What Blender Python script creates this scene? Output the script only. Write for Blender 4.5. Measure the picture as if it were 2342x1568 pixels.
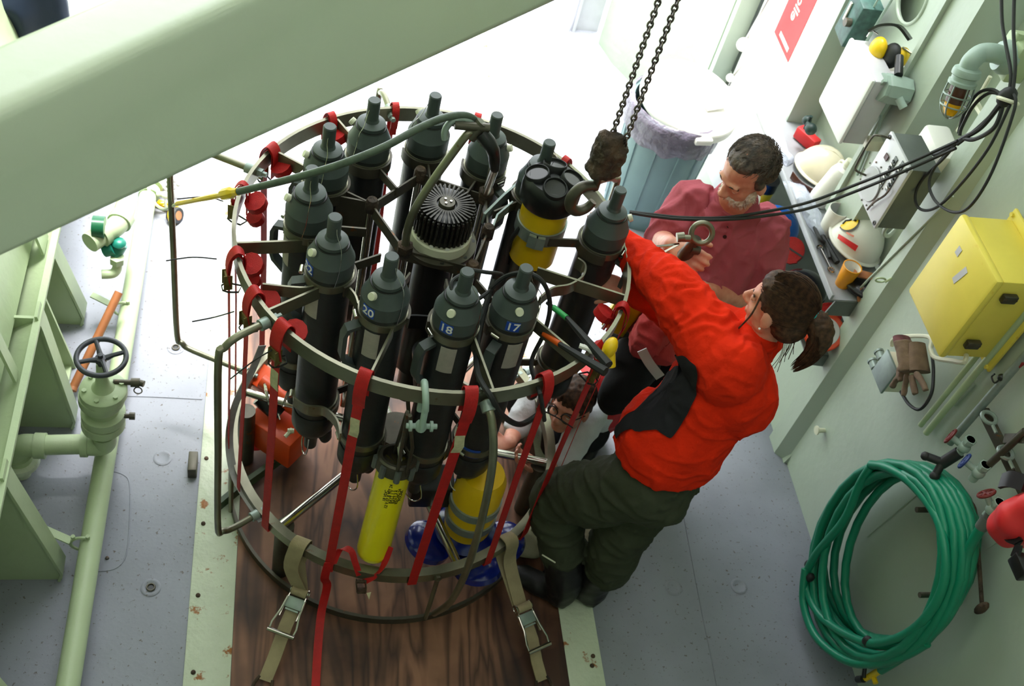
import bpy, bmesh, math, random
from mathutils import Vector as V, Matrix, noise
random.seed(7)
PI=math.pi
for o in list(bpy.data.objects): bpy.data.objects.remove(o)
SC=bpy.context.scene; COL=SC.collection
# ------------------------------------------------------------------ camera
CX,CY,F,CH=1171.,784.,2512.658,3.827
CXV=V((0.97349695,0.04313452,0.22459542)); CYV=V((-0.11132414,-0.76847781,0.63011808)); CDV=V((-0.19977644,0.63842092,0.74330889))
# rows: image-space (u right, v down, forward) components of world X, Y, down
cam=bpy.data.cameras.new('camera'); co=bpy.data.objects.new('camera',cam); COL.objects.link(co)
right=V((CXV[0],CYV[0],-CDV[0])); up=-V((CXV[1],CYV[1],-CDV[1])); back=-V((CXV[2],CYV[2],-CDV[2]))
co.matrix_world=Matrix(((right[0],up[0],back[0],0),(right[1],up[1],back[1],0),(right[2],up[2],back[2],CH),(0,0,0,1)))
cam.sensor_width=36; cam.lens=36*F/2342; cam.clip_start=.05
cam.dof.use_dof=True; cam.dof.focus_distance=3.15; cam.dof.aperture_fstop=5.0
SC.camera=co
# ------------------------------------------------------------------ sky, sun and added fill lights
w=bpy.data.worlds.new('World'); SC.world=w; w.use_nodes=True
w.node_tree.nodes['Background'].inputs[0].default_value=(.93,.97,1,1)
w.node_tree.nodes['Background'].inputs[1].default_value=8.0
def area(name,loc,target,sx,sy,power,col):
    l=bpy.data.lights.new(name,'AREA'); l.shape='RECTANGLE'; l.size=sx; l.size_y=sy; l.energy=power; l.color=col
    o=bpy.data.objects.new(name,l); COL.objects.link(o); o.location=loc
    o.rotation_euler=(V(target)-V(loc)).to_track_quat('-Z','Y').to_euler(); return o
area('fill_light',(.6,.6,4.35),(.6,1.6,0),2.6,1.2,34,(1,.96,.86))  # unseen fill added under the ceiling to brighten the near side
area('fill_light',(-.9,2.2,4.35),(-.5,2.2,0),.8,2.6,24,(1,.96,.86))  # second unseen fill, added above the left side
sl=bpy.data.lights.new('high_cloud_sun','SUN'); sl.energy=70; sl.angle=math.radians(38); sl.color=(1,.99,.96)
so=bpy.data.objects.new('high_cloud_sun',sl); COL.objects.link(so); so.location=(0,6,9); so.rotation_euler=V((-.06,-.02,-1)).to_track_quat('-Z','Y').to_euler()
SC.view_settings.view_transform='Standard'; SC.view_settings.look='None'
SC.view_settings.gamma=1; SC.view_settings.use_curve_mapping=False; SC.view_settings.exposure=-0.85
try: SC.cycles.max_bounces=8; SC.cycles.diffuse_bounces=5; SC.cycles.caustics_reflective=False
except Exception: pass
# ------------------------------------------------------------------ rays: a pixel of the photograph onto a plane of the place
def ray(u,v):
    r=V((u-CX,v-CY,F)); return V((r.dot(CXV),r.dot(CYV),-r.dot(CDV)))
O=V((0,0,CH))
def pz(u,v,h=0.): r=ray(u,v); return O+r*((h-CH)/r.z)
def px(u,v,a): r=ray(u,v); return O+r*(a/r.x)
def py(u,v,a): r=ray(u,v); return O+r*(a/r.y)
# ------------------------------------------------------------------ materials
def lin(c):
    return tuple(((x/255/12.92) if x/255<=.04045 else ((x/255+.055)/1.055)**2.4) for x in c)+(1,)
def mat(name,col,rough=.5,metal=0,var=.12,scale=12,col2=None,bump=0,bscale=60,spots=None,sscale=7,sthr=.68,stretch=None,coat=0,spec=.5,trans=0,alpha=1,emit=0,bdist=.02):
    m=bpy.data.materials.new(name); m.use_nodes=True; nt=m.node_tree; b=nt.nodes['Principled BSDF']; L=nt.links.new
    b.inputs['Roughness'].default_value=rough; b.inputs['Metallic'].default_value=metal
    b.inputs['Specular IOR Level'].default_value=spec; b.inputs['Coat Weight'].default_value=coat
    b.inputs['Transmission Weight'].default_value=trans; b.inputs['Alpha'].default_value=alpha
    c=lin(col); c2=lin(col2) if col2 else tuple(x*(1-var) for x in c[:3])+(1,)
    tc=nt.nodes.new('ShaderNodeTexCoord'); mp=nt.nodes.new('ShaderNodeMapping'); L(tc.outputs['Object'],mp.inputs[0])
    if stretch: mp.inputs['Scale'].default_value=stretch
    n=nt.nodes.new('ShaderNodeTexNoise'); n.inputs['Scale'].default_value=scale; n.inputs['Detail'].default_value=5; L(mp.outputs[0],n.inputs[0])
    r=nt.nodes.new('ShaderNodeValToRGB'); r.color_ramp.elements[0].position=.35; r.color_ramp.elements[1].position=.65
    r.color_ramp.elements[0].color=c2; r.color_ramp.elements[1].color=c; L(n.outputs[0],r.inputs[0])
    out=r.outputs[0]
    if spots:
        n2=nt.nodes.new('ShaderNodeTexNoise'); n2.inputs['Scale'].default_value=sscale; n2.inputs['Detail'].default_value=6; n2.inputs['Roughness'].default_value=.65; L(tc.outputs['Object'],n2.inputs[0])
        r2=nt.nodes.new('ShaderNodeValToRGB'); r2.color_ramp.elements[0].position=sthr; r2.color_ramp.elements[1].position=min(1,sthr+.05)
        r2.color_ramp.elements[0].color=(0,0,0,1); r2.color_ramp.elements[1].color=(1,1,1,1); L(n2.outputs[0],r2.inputs[0])
        mx=nt.nodes.new('ShaderNodeMix'); mx.data_type='RGBA'; L(r2.outputs[0],mx.inputs[0]); L(out,mx.inputs[6]); mx.inputs[7].default_value=lin(spots); out=mx.outputs[2]
    L(out,b.inputs['Base Color'])
    if bump:
        n3=nt.nodes.new('ShaderNodeTexNoise'); n3.inputs['Scale'].default_value=bscale; n3.inputs['Detail'].default_value=4; L(mp.outputs[0],n3.inputs[0])
        bp=nt.nodes.new('ShaderNodeBump'); bp.inputs['Strength'].default_value=bump; bp.inputs['Distance'].default_value=bdist; L(n3.outputs[0],bp.inputs['Height']); L(bp.outputs[0],b.inputs['Normal'])
    if emit: b.inputs['Emission Color'].default_value=c; b.inputs['Emission Strength'].default_value=emit
    return m
M={}
M['green']=mat('green_paint',(172,186,164),.38,var=.06,scale=5,spots=(150,110,60),sscale=9,sthr=.74,bump=.12,bscale=25)
M['greenw']=mat('green_paint_wall',(178,190,176),.42,var=.05,scale=3,bump=.15,bscale=12)
M['beam']=mat('green_beam_paint',(198,210,188),.3,var=.03,scale=4,bump=.05,bscale=30)
M['hull']=mat('yellowish_green_paint',(176,192,154),.42,var=.07,scale=4,spots=(140,105,55),sscale=8,sthr=.75,bump=.12,bscale=20)
M['plate']=mat('green_plate_rusty',(202,210,188),.4,var=.08,scale=6,spots=(150,92,38),sscale=13,sthr=.61,bump=.2,bscale=40)
M['whitep']=mat('white_paint',(238,240,238),.4,var=.03)
M['deck']=mat('grey_deck_paint',(140,143,154),.5,var=.16,scale=3.5,spots=(92,82,76),sscale=60,sthr=.61,bump=.2,bscale=60,bdist=.004)
M['steel']=mat('grey_coated_steel',(136,134,114),.30,.72,var=.3,scale=9,spots=(112,88,60),sscale=16,sthr=.66)
M['dsteel']=mat('dull_brown_steel',(88,84,72),.42,.5,var=.35,scale=12,spots=(120,76,42),sscale=20,sthr=.62)
M['chrome']=mat('polished_steel',(190,186,178),.16,1,var=.15,scale=14)
M['galv']=mat('galvanised_steel',(150,164,158),.45,.45,var=.2,scale=20)
M['pvc']=mat('dark_grey_pvc',(34,38,39),.42,var=.25,scale=14,bump=.08,bscale=30)
M['pvcl']=mat('grey_pvc_cap',(68,77,76),.45,var=.12,scale=14)
M['black']=mat('black_plastic',(22,24,25),.35,var=.3)
M['rubber']=mat('black_rubber',(30,32,33),.6,var=.3)
M['red']=mat('red_webbing',(190,16,16),.6,var=.2,scale=40,bump=.4,bscale=300,bdist=.003)
M['orange']=mat('orange_fleece',(226,44,14),.95,var=.12,scale=9,bump=.5,bscale=55,bdist=.006,spec=.15)
M['charcoal']=mat('charcoal_fleece',(38,38,42),.9,var=.2,scale=9,bump=.3,bscale=40,bdist=.006,spec=.2)
M['maroon']=mat('faded_maroon_cotton',(170,84,96),.9,var=.14,scale=7,bump=.35,bscale=24,bdist=.01,spec=.15)
M['olive']=mat('dark_olive_trousers',(64,68,54),.85,var=.2,scale=8,bump=.4,bscale=22,bdist=.01,spec=.2)
M['darkcloth']=mat('dark_trousers',(34,34,38),.85,var=.25,scale=8,bump=.4,bscale=22,bdist=.01,spec=.2)
M['boot']=mat('black_boot_rubber',(14,14,17),.5,var=.3,bump=.2,bscale=18,bdist=.01)
M['skin']=mat('skin',(216,156,132),.5,var=.1,scale=18,bump=.15,bscale=60,bdist=.003,col2=(192,122,100))
M['hairb']=mat('brown_hair',(84,58,42),.65,scale=70,col2=(44,30,22),spec=.3)
M['beard']=mat('grey_beard_hair',(232,226,218),.8,scale=70,col2=(176,152,132),spec=.2)
M['yellow']=mat('yellow_plastic',(238,196,20),.35,var=.06)
M['yelb']=mat('yellow_enamel',(240,224,20),.3,var=.06,spots=(225,160,20),sscale=5,sthr=.66,coat=.3)
M['yelbox']=mat('yellow_box_paint',(236,216,92),.4,var=.05,spots=(226,190,60),sscale=6,sthr=.62)
M['white']=mat('white_plastic',(236,234,228),.4,var=.04)
M['offw']=mat('off_white_plastic',(214,214,190),.45,var=.06)
M['blue']=mat('blue_plastic',(20,110,215),.3,var=.1)
M['dblue']=mat('dark_blue_disc',(16,36,130),.2,var=.4,scale=20,spots=(110,140,200),sscale=60,sthr=.72,coat=.4)
M['label']=mat('blue_label',(24,72,170),.4,var=.02)
M['hose']=mat('green_hose_rubber',(14,132,100),.38,var=.12,scale=5)
M['khaki']=mat('khaki_webbing',(164,148,116),.8,var=.15,scale=25,bump=.5,bscale=250,bdist=.003)
M['rust']=mat('rusty_iron',(92,72,56),.75,.3,var=.5,scale=16,bump=.7,bscale=50,col2=(44,38,34))
M['iron']=mat('dark_wheel_paint',(60,62,72),.4,.1,var=.25,scale=25)
M['gshelf']=mat('grey_shelf_metal',(160,163,168),.4,.2,var=.15,scale=8)
M['dgrey']=mat('dark_grey_metal',(100,106,102),.45,.2,var=.2,scale=10)
M['lgrey']=mat('light_grey_panel',(202,202,206),.4,.1,var=.06)
M['tgreen']=mat('teal_green_enamel',(30,126,108),.35,var=.3,scale=25)
M['mint']=mat('pale_mint_paint',(158,178,168),.4,var=.12,scale=15,spots=(150,130,100),sscale=18,sthr=.7)
M['wood']=mat('orange_brown_wood',(170,106,64),.5,var=.25,scale=14,stretch=(1,1,.1))
M['amber']=mat('amber_glass',(240,176,20),.15,var=.05,emit=.0)
M['brown']=mat('brown_glass',(84,48,34),.2,var=.2)
M['bin']=mat('grey_green_bin_plastic',(112,140,144),.5,var=.1,scale=6)
M['bag']=mat('grey_bin_liner',(120,112,130),.25,var=.3,scale=10,bump=.9,bscale=14,bdist=.03,alpha=.86)
M['clear']=mat('clear_plastic_bag',(214,220,236),.15,var=.15,scale=8,bump=.9,bscale=16,bdist=.03,alpha=.6)
M['glove']=mat('dirty_work_glove',(128,106,88),.9,var=.3,scale=20,bump=.5,bscale=50,bdist=.006)
M['tan']=mat('cream_helmet_shell',(232,222,196),.3,var=.05)
M['signred']=mat('sign_red',(214,40,44),.5,var=.03)
M['bungee']=mat('red_black_bungee',(150,40,44),.7,var=.5,scale=90)
M['cable']=mat('green_grey_cable',(80,94,80),.5,var=.3,scale=40,bump=.4,bscale=80,bdist=.003)
M['pocket']=mat('orange_machine_paint',(232,78,20),.4,var=.15)
# plywood: stretched rings and dark stains
def plywood():
    m=bpy.data.materials.new('stained_plywood'); m.use_nodes=True; nt=m.node_tree; L=nt.links.new; b=nt.nodes['Principled BSDF']; b.inputs['Roughness'].default_value=.55
    tc=nt.nodes.new('ShaderNodeTexCoord'); mp=nt.nodes.new('ShaderNodeMapping'); mp.inputs['Scale'].default_value=(5.5,.7,1); L(tc.outputs['Object'],mp.inputs[0])
    n=nt.nodes.new('ShaderNodeTexNoise'); n.inputs['Scale'].default_value=1.3; n.inputs['Detail'].default_value=3; n.inputs['Distortion'].default_value=.6; L(mp.outputs[0],n.inputs[0])
    mu=nt.nodes.new('ShaderNodeMath'); mu.operation='MULTIPLY'; mu.inputs[1].default_value=6; L(n.outputs[0],mu.inputs[0])
    fr=nt.nodes.new('ShaderNodeMath'); fr.operation='PINGPONG'; fr.inputs[1].default_value=.5; L(mu.outputs[0],fr.inputs[0])
    r=nt.nodes.new('ShaderNodeValToRGB'); r.color_ramp.elements[0].color=lin((84,52,38)); r.color_ramp.elements[1].color=lin((150,104,80)); r.color_ramp.elements[1].position=.35; L(fr.outputs[0],r.inputs[0])
    n2=nt.nodes.new('ShaderNodeTexNoise'); n2.inputs['Scale'].default_value=2.2; n2.inputs['Detail'].default_value=5; L(tc.outputs['Object'],n2.inputs[0])
    r2=nt.nodes.new('ShaderNodeValToRGB'); r2.color_ramp.elements[0].position=.35; r2.color_ramp.elements[0].color=lin((118,104,96)); r2.color_ramp.elements[1].position=.62; r2.color_ramp.elements[1].color=(1,1,1,1); L(n2.outputs[0],r2.inputs[0])
    mx=nt.nodes.new('ShaderNodeMix'); mx.data_type='RGBA'; mx.blend_type='MULTIPLY'; mx.inputs[0].default_value=1; L(r.outputs[0],mx.inputs[6]); L(r2.outputs[0],mx.inputs[7]); L(mx.outputs[2],b.inputs['Base Color'])
    return m
M['ply']=plywood()
M['roofdark']=mat('dark_grey_green',(78,84,78),.8)  # dark tone meant to cut light bounced indoors
# ------------------------------------------------------------------ mesh builder
def frame(d):
    d=V(d).normalized(); a=V((0,0,1)) if abs(d.z)<.95 else V((1,0,0)); x=a.cross(d).normalized(); return x,d.cross(x).normalized(),d
def smooth_pts(P,n=6,closed=False):
    P=[V(p) for p in P]; N=len(P); out=[]
    for i in range(N if closed else N-1):
        g=lambda k:(P[k%N] if closed else P[max(0,min(N-1,k))])
        a,b,c,d=g(i-1),g(i),g(i+1),g(i+2)
        for j in range(n):
            t=j/n; out.append(.5*((2*b)+(c-a)*t+(2*a-5*b+4*c-d)*t*t+(3*b-3*c+d-a)*t**3))
    if not closed: out.append(P[-1])
    return out
class B:
    def __init__(s): s.b=bmesh.new()
    def _ring(s,c,x,y,r,ry,seg): return [s.b.verts.new(c+x*(r*math.cos(2*PI*i/seg))+y*(ry*math.sin(2*PI*i/seg))) for i in range(seg)]
    def _bridge(s,a,b):
        n=len(a)
        for i in range(n):
            try: s.b.faces.new((a[i],a[(i+1)%n],b[(i+1)%n],b[i]))
            except ValueError: pass
    def box(s,c,size,R=None,bev=0):
        t=bmesh.new(); bmesh.ops.create_cube(t,size=1)
        for v in t.verts: v.co=V((v.co.x*size[0],v.co.y*size[1],v.co.z*size[2]))
        if bev: bmesh.ops.bevel(t,geom=t.edges[:],offset=bev,segments=2,affect='EDGES',profile=.5)
        m=Matrix.Translation(V(c)) @ (R.to_4x4() if R else Matrix.Identity(4)); bmesh.ops.transform(t,matrix=m,verts=t.verts)
        s.join(t); return s
    def join(s,t):
        mp={}
        for v in t.verts: mp[v]=s.b.verts.new(v.co)
        for f in t.faces:
            try: s.b.faces.new([mp[v] for v in f.verts])
            except ValueError: pass
        t.free()
    def hexa(s,P):   # 8 points: bottom 4, top 4
        v=[s.b.verts.new(V(p)) for p in P]
        for f in ((0,3,2,1),(4,5,6,7),(0,1,5,4),(1,2,6,5),(2,3,7,6),(3,0,4,7)): s.b.faces.new([v[i] for i in f])
        return s
    def prism(s,poly,vec):
        vec=V(vec); a=[s.b.verts.new(V(p)) for p in poly]; b=[s.b.verts.new(V(p)+vec) for p in poly]
        s.b.faces.new(a[::-1]); s.b.faces.new(b); s._bridge(a,b); return s
    def tube(s,P,r,seg=8,closed=False,ry=None,caps=True):
        P=[V(p) for p in P]; N=len(P); R=r if isinstance(r,(list,tuple)) else [r]*N
        rings=[]; x=None
        for i,p in enumerate(P):
            if closed: d=P[(i+1)%N]-P[i-1]
            else: d=P[min(N-1,i+1)]-P[max(0,i-1)]
            if d.length<1e-9: d=V((0,0,1))
            d.normalize()
            if x is None: x,y,_=frame(d)
            else: x=(x-d*x.dot(d)); x.normalize()
            y=d.cross(x); rings.append(s._ring(p,x,y,R[i],R[i] if ry is None else ry,seg))
        for i in range(N-1): s._bridge(rings[i],rings[i+1])
        if closed:
            a=rings[-1]; b=rings[0]; k=min(range(seg),key=lambda q:(a[0].co-b[q].co).length); s._bridge(a,b[k:]+b[:k])
        elif caps: s.b.faces.new(rings[0][::-1]); s.b.faces.new(rings[-1])
        return s
    def cyl(s,a,b,r,seg=16,r2=None): return s.tube([a,b],[r,r if r2 is None else r2],seg)
    def lathe(s,prof,seg=24,c=(0,0,0),d=(0,0,1),a0=0,a1=2*PI,sx=1,sy=1,xdir=None):
        x,y,d=frame(d)
        if xdir is not None: x=V(xdir); x=(x-d*x.dot(d)).normalized(); y=d.cross(x)
        c=V(c); full=abs(a1-a0-2*PI)<1e-6; n=seg if full else seg+1; rings=[]
        for r,z in prof:
            if r<1e-6 and full: rings.append([s.b.verts.new(c+d*z)])
            else: rings.append([s.b.verts.new(c+d*z+x*(sx*r*math.cos(a0+(a1-a0)*i/seg))+y*(sy*r*math.sin(a0+(a1-a0)*i/seg))) for i in range(n)])
        for A,Bq in zip(rings,rings[1:]):
            m=n if full else n-1
            for i in range(m):
                j=(i+1)%n
                try:
                    if len(A)==1 and len(Bq)==1: continue
                    if len(A)==1: s.b.faces.new((A[0],Bq[j],Bq[i]))
                    elif len(Bq)==1: s.b.faces.new((A[i],A[j],Bq[0]))
                    else: s.b.faces.new((A[i],A[j],Bq[j],Bq[i]))
                except ValueError: pass
        return s
    def ball(s,c,r,seg=12,d=(0,0,1),xdir=None):
        r=(r,r,r) if not isinstance(r,(tuple,list)) else r; k=max(6,seg//2)
        return s.lathe([(math.sin(PI*i/k),-math.cos(PI*i/k)*r[2]) for i in range(k+1)],seg,c,d,sx=r[0],sy=r[1],xdir=xdir)
    def torus(s,c,ax,R,r,seg=28,rs=8,a0=0,a1=2*PI,xdir=None,Ry=None):
        x,y,d=frame(ax)
        if xdir is not None: x=V(xdir); x=(x-d*x.dot(d)).normalized(); y=d.cross(x)
        full=abs(a1-a0-2*PI)<1e-6; Ry=R if Ry is None else Ry
        P=[V(c)+x*(R*math.cos(a0+(a1-a0)*i/seg))+y*(Ry*math.sin(a0+(a1-a0)*i/seg)) for i in range(seg+(0 if full else 1))]
        return s.tube(P,r,rs,closed=full)
    def ribbon(s,P,W,w,t,closed=False):   # W: width direction(s)
        P=[V(p) for p in P]; N=len(P); rows=[]
        for i,p in enumerate(P):
            Wd=V(W[i]) if isinstance(W,list) else V(W)
            d=(P[(i+1)%N]-P[i-1]) if closed else (P[min(N-1,i+1)]-P[max(0,i-1)])
            d.normalize(); Wd=(Wd-d*Wd.dot(d)).normalized(); n=d.cross(Wd)
            rows.append([s.b.verts.new(p+Wd*(a*w/2)+n*(b*t/2)) for a,b in((-1,-1),(1,-1),(1,1),(-1,1))])
        for i in range(N-1): s._bridge(rows[i],rows[i+1])
        if closed: s._bridge(rows[-1],rows[0])
        else: s.b.faces.new(rows[0][::-1]); s.b.faces.new(rows[-1])
        return s
    def band(s,c,R,r2,z0,z1,a0=0,a1=2*PI,seg=64,Rt=None):   # ring band with rectangular section about world z
        full=abs(a1-a0-2*PI)<1e-6; n=seg if full else seg+1; c=V(c); rows=[]
        for i in range(n):
            a=a0+(a1-a0)*i/seg; e=V((math.cos(a),math.sin(a),0)); rows.append([s.b.verts.new(c+e*q+V((0,0,zz))) for q,zz in((r2,z0),(R,z0),(R,z1),(r2,z1))])
        for i in range(n-1): s._bridge(rows[i],rows[i+1])
        if full: s._bridge(rows[-1],rows[0])
        else: s.b.faces.new(rows[0][::-1]); s.b.faces.new(rows[-1])
        return s
    def bolt(s,c,d,r=.008,h=.006): 
        c=V(c); d=V(d).normalized(); s.tube([c,c+d*h],[r,r],6); return s
    def xf(s,m): bmesh.ops.transform(s.b,matrix=m,verts=s.b.verts); return s
    def mesh(s,name,off=V((0,0,0)),angle=38,smooth=True):
        b=s.b; bmesh.ops.recalc_face_normals(b,faces=b.faces)
        if off.length: 
            for v in b.verts: v.co-=off
        if smooth:
            for f in b.faces: f.smooth=True
            ca=math.radians(angle)
            for e in b.edges:
                if len(e.link_faces)==2 and e.calc_face_angle(0)>ca: e.smooth=False
        me=bpy.data.meshes.new(name); b.to_mesh(me); b.free(); return me
def tag(o,label=None,cat=None,group=None,kind=None):
    if label: o['label']=label
    if cat: o['category']=cat
    if group: o['group']=group
    if kind: o['kind']=kind
    return o
def root_off(p):
    while p.parent: p=p.parent
    return V(p.location)
def part(name,b,m,parent,label=None,kind=None,angle=38,me=None):
    me=me or b.mesh(name,root_off(parent),angle)
    if m and not me.materials: me.materials.append(M[m] if isinstance(m,str) else m)
    o=bpy.data.objects.new(name,me); COL.objects.link(o); o.parent=parent
    return tag(o,label,kind=kind)
def thing(name,label,cat,loc=(0,0,0),group=None):
    o=bpy.data.objects.new(name,None); COL.objects.link(o); o.location=V(loc); o.empty_display_size=.05
    return tag(o,label,cat,group)
def single(name,label,cat,b,m,group=None,kind=None,angle=38):
    b.b.verts.ensure_lookup_table(); n=len(b.b.verts); c=V((sum(v.co.x for v in b.b.verts)/n,sum(v.co.y for v in b.b.verts)/n,min(v.co.z for v in b.b.verts)))
    me=b.mesh(name,c,angle); me.materials.append(M[m] if isinstance(m,str) else m)
    o=bpy.data.objects.new(name,me); COL.objects.link(o); o.location=c
    return tag(o,label,cat,group,kind)
def struct(name,b,m,angle=38):
    me=b.mesh(name,V((0,0,0)),angle); me.materials.append(M[m]); o=bpy.data.objects.new(name,me); COL.objects.link(o); o['kind']='structure'; return o
def dup(root,loc=None,rotz=None,label=None,group=None):
    r=root.copy(); COL.objects.link(r)
    if loc is not None: r.location=V(loc)
    if rotz is not None: r.rotation_euler=(0,0,rotz)
    if label: r['label']=label
    if group: r['group']=group
    for ch in list(root.children):
        c=ch.copy(); COL.objects.link(c); c.parent=r
        for g in list(ch.children): d=g.copy(); COL.objects.link(d); d.parent=c
    return r
def remesh(b,voxel,smooth=2,disp=None):
    me=b.mesh('tmp'); o=bpy.data.objects.new('tmp',me); COL.objects.link(o)
    r=o.modifiers.new('r','REMESH'); r.mode='VOXEL'; r.voxel_size=voxel; r.use_smooth_shade=True
    if smooth: q=o.modifiers.new('s','SMOOTH'); q.factor=.5; q.iterations=smooth
    bpy.context.view_layer.update(); ev=o.evaluated_get(bpy.context.evaluated_depsgraph_get()); m2=bpy.data.meshes.new_from_object(ev)
    bpy.data.objects.remove(o); bpy.data.meshes.remove(me)
    if disp:
        nn=[v.normal.copy() for v in m2.vertices]
        for v,n in zip(m2.vertices,nn): v.co=v.co+n*disp(v.co)
    for p in m2.polygons: p.use_smooth=True
    return m2
def shiftmesh(me,off):
    me.transform(Matrix.Translation(-off)); return me
TXT={}
def text_geo(s,size,font_shear=0):
    k=(s,size)
    if k not in TXT:
        c=bpy.data.curves.new('t','FONT'); c.body=s; c.size=size; c.align_x='CENTER'; c.align_y='CENTER'; c.extrude=.0004; c.offset=size*.012; c.resolution_u=3
        o=bpy.data.objects.new('t',c); COL.objects.link(o); bpy.context.view_layer.update()
        me=bpy.data.meshes.new_from_object(o.evaluated_get(bpy.context.evaluated_depsgraph_get())); bpy.data.objects.remove(o)
        TXT[k]=([v.co.copy() for v in me.vertices],[tuple(p.vertices) for p in me.polygons]); bpy.data.meshes.remove(me)
    return TXT[k]
def text_on(b,s,size,fn):   # fn maps (x,y,z) of flat text to world
    vs,fs=text_geo(s,size); q=[b.b.verts.new(fn(v)) for v in vs]
    for f in fs:
        try: b.b.faces.new([q[i] for i in f])
        except ValueError: pass
def flat(c,xd,yd):
    c=V(c); xd=V(xd).normalized(); yd=V(yd); yd=(yd-xd*yd.dot(xd)).normalized(); n=xd.cross(yd); return lambda v: c+xd*v.x+yd*v.y+n*(v.z+.0006)
# ================================================================== the setting
RX,RY,RR=.533,2.458,.627      # rosette axis and ring radius
def rp(a,r,z): a=math.radians(a); return V((RX+r*math.cos(a),RY+r*math.sin(a),z))
b=B(); b.box((.45,6.2,-.025),(7.4,16.4,.05)); floor=struct('floor',b,'deck')
def weld(P,r=.004):
    b=B(); b.tube(smooth_pts(P,5),[r]*((len(P)-1)*5+1),6); part('weld_seam',b,'deck',floor)
weld([pz(1555,1130),pz(1600,1370),pz(1640,1568),pz(1665,1720)])
weld([pz(275,905),pz(370,908),pz(462,913)])
weld([pz(1680,965),pz(1720,966),pz(1758,966)])
weld([pz(247,1075),pz(282,1085),pz(297,1110),pz(296,1200),pz(288,1270),pz(262,1300),pz(215,1306)],.003)
def socket(u,v,deep):
    c=pz(u,v); b=B(); b.lathe([(.034,-.001),(.036,.002),(.03,.004),(.024,.003),(.02,.001),(.0,.001)],20,c); o=part('tie_down_socket',b,'deck',floor)
    if deep: 
        b=B(); b.torus(c+V((0,0,.004)),(0,0,1),.014,.0035,16,6); part('socket_ring',b,'dsteel',o); b=B(); b.lathe([(0,.0018),(.012,.0018),(.012,.0005)],12,c); part('socket_hole',b,'black',o)
for u,v,d in ((402,795,1),(372,1047,0),(345,1343,1),(415,580,0),(1540,1343,0),(1690,1340,0),(1608,1080,0)): socket(u,v,d)
b=B()
for _ in range(40):
    c=V((random.uniform(-.5,-.25),random.uniform(1.6,4),.0005)); 
for u,v in ((245,1276),(640//1,1290)): b.lathe([(.008,0),(.006,.006),(0,.007)],8,pz(u,v))
part('deck_bolt',b,'dsteel',floor)
# raised green frame around the plywood
def strip(name,x0,x1,y0,y1,h,m):
    b=B(); b.box(((x0+x1)/2,(y0+y1)/2,h/2),(x1-x0,y1-y0,h),bev=.0015); return struct(name,b,m)
t=strip('trim_1',-.205,-.045,.6,7,.012,'plate'); t2=strip('trim_2',1.185,1.325,.6,7,.012,'plate')
for u,v,p in ((472,1048,t),(465,1197,t),(453,1361,t),(442,1537,t),(1354,1522,t2),(1356,1500,t2)):
    c=pz(u,v,.012); b=B(); b.lathe([(.009,0),(.008,.005),(.004,.008),(0,.008)],10,c); part('screw',b,'rust',p)
b=B(); b.box((.57,2.0,.006),(1.228,2.8,.012)); struct('trim_3',b,'ply')
b=B(); b.box(pz(441,1062,.03),(.035,.09,.06),bev=.004); single('rubber_block','small dark block lying against the outer edge of the left green plate','block',b,'dsteel')
b=B(); b.box(pz(563,583,.027),(.06,.05,.03),bev=.003); single('steel_clip','flat steel clip on the green plate left of the rosette','clip',b,'galv')
# ---- right wall
XW=2.37
b=B(); b.box((XW+.05,.8,2.6),(.1,3.72,5.2)); b.box((2.52,4.4,2.6),(.06,3.6,5.2))
b.hexa([(2.355,2.6,0),(2.55,2.6,0),(2.55,6.2,0),(2.355,6.2,0),(2.48,2.6,.5),(2.55,2.6,.5),(2.55,6.2,.5),(2.48,6.2,.5)])
wr=struct('wall_right',b,'greenw')
def stiff(y0,y1,xf,z0,z1,near=.05,name='wall_frame',m='greenw',xb=2.49):
    b=B(); b.prism([(xf,y0,z0),(xf,y1,z0),(xb,y1,z0),(xb,y0-near,z0)],(0,0,z1-z0)); return part(name,b,m,wr)
stiff(2.655,2.745,2.325,0,5,.075,xb=2.40)
stiff(3.04,3.2,2.33,1.0,5,.03); stiff(3.2,3.225,2.31,1.0,5,0)
stiff(3.88,3.93,2.36,.9,5,.0); stiff(3.86,3.875,2.34,.9,5,.0)
b=B(); b.box((2.352,2.664,.72),(.012,.035,1.2)); part('flat_bar',b,'green',wr)
b=B(); b.tube([px(1930,700,2.325),px(1985,640,2.322),px(2179,448,2.32)],.005,6); part('conduit',b,'greenw',wr)
# web plate with a round lightening hole between the frames
hc=px(2062,-12,2.37)
b=B(); R0=.105; seg=28
prof=[]
for i in range(seg):
    a=2*PI*i/seg; e=V((0,math.cos(a),math.sin(a))); k=1/max(abs(e.y)/.33,abs(e.z)/.42); prof.append((V((2.42,hc.y,hc.z))+e*R0,V((2.42,hc.y,hc.z))+e*k))
for i in range(seg):
    a,c=prof[i],prof[(i+1)%seg]
    b.hexa([a[0],a[1],c[1],c[0],a[0]+V((.012,0,0)),a[1]+V((.012,0,0)),c[1]+V((.012,0,0)),c[0]+V((.012,0,0))])
part('web_plate',b,'greenw',wr)
b=B(); b.torus((2.418,hc.y,hc.z),(1,0,0),R0,.007,36,8); part('hole_rim',b,'greenw',wr)
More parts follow.
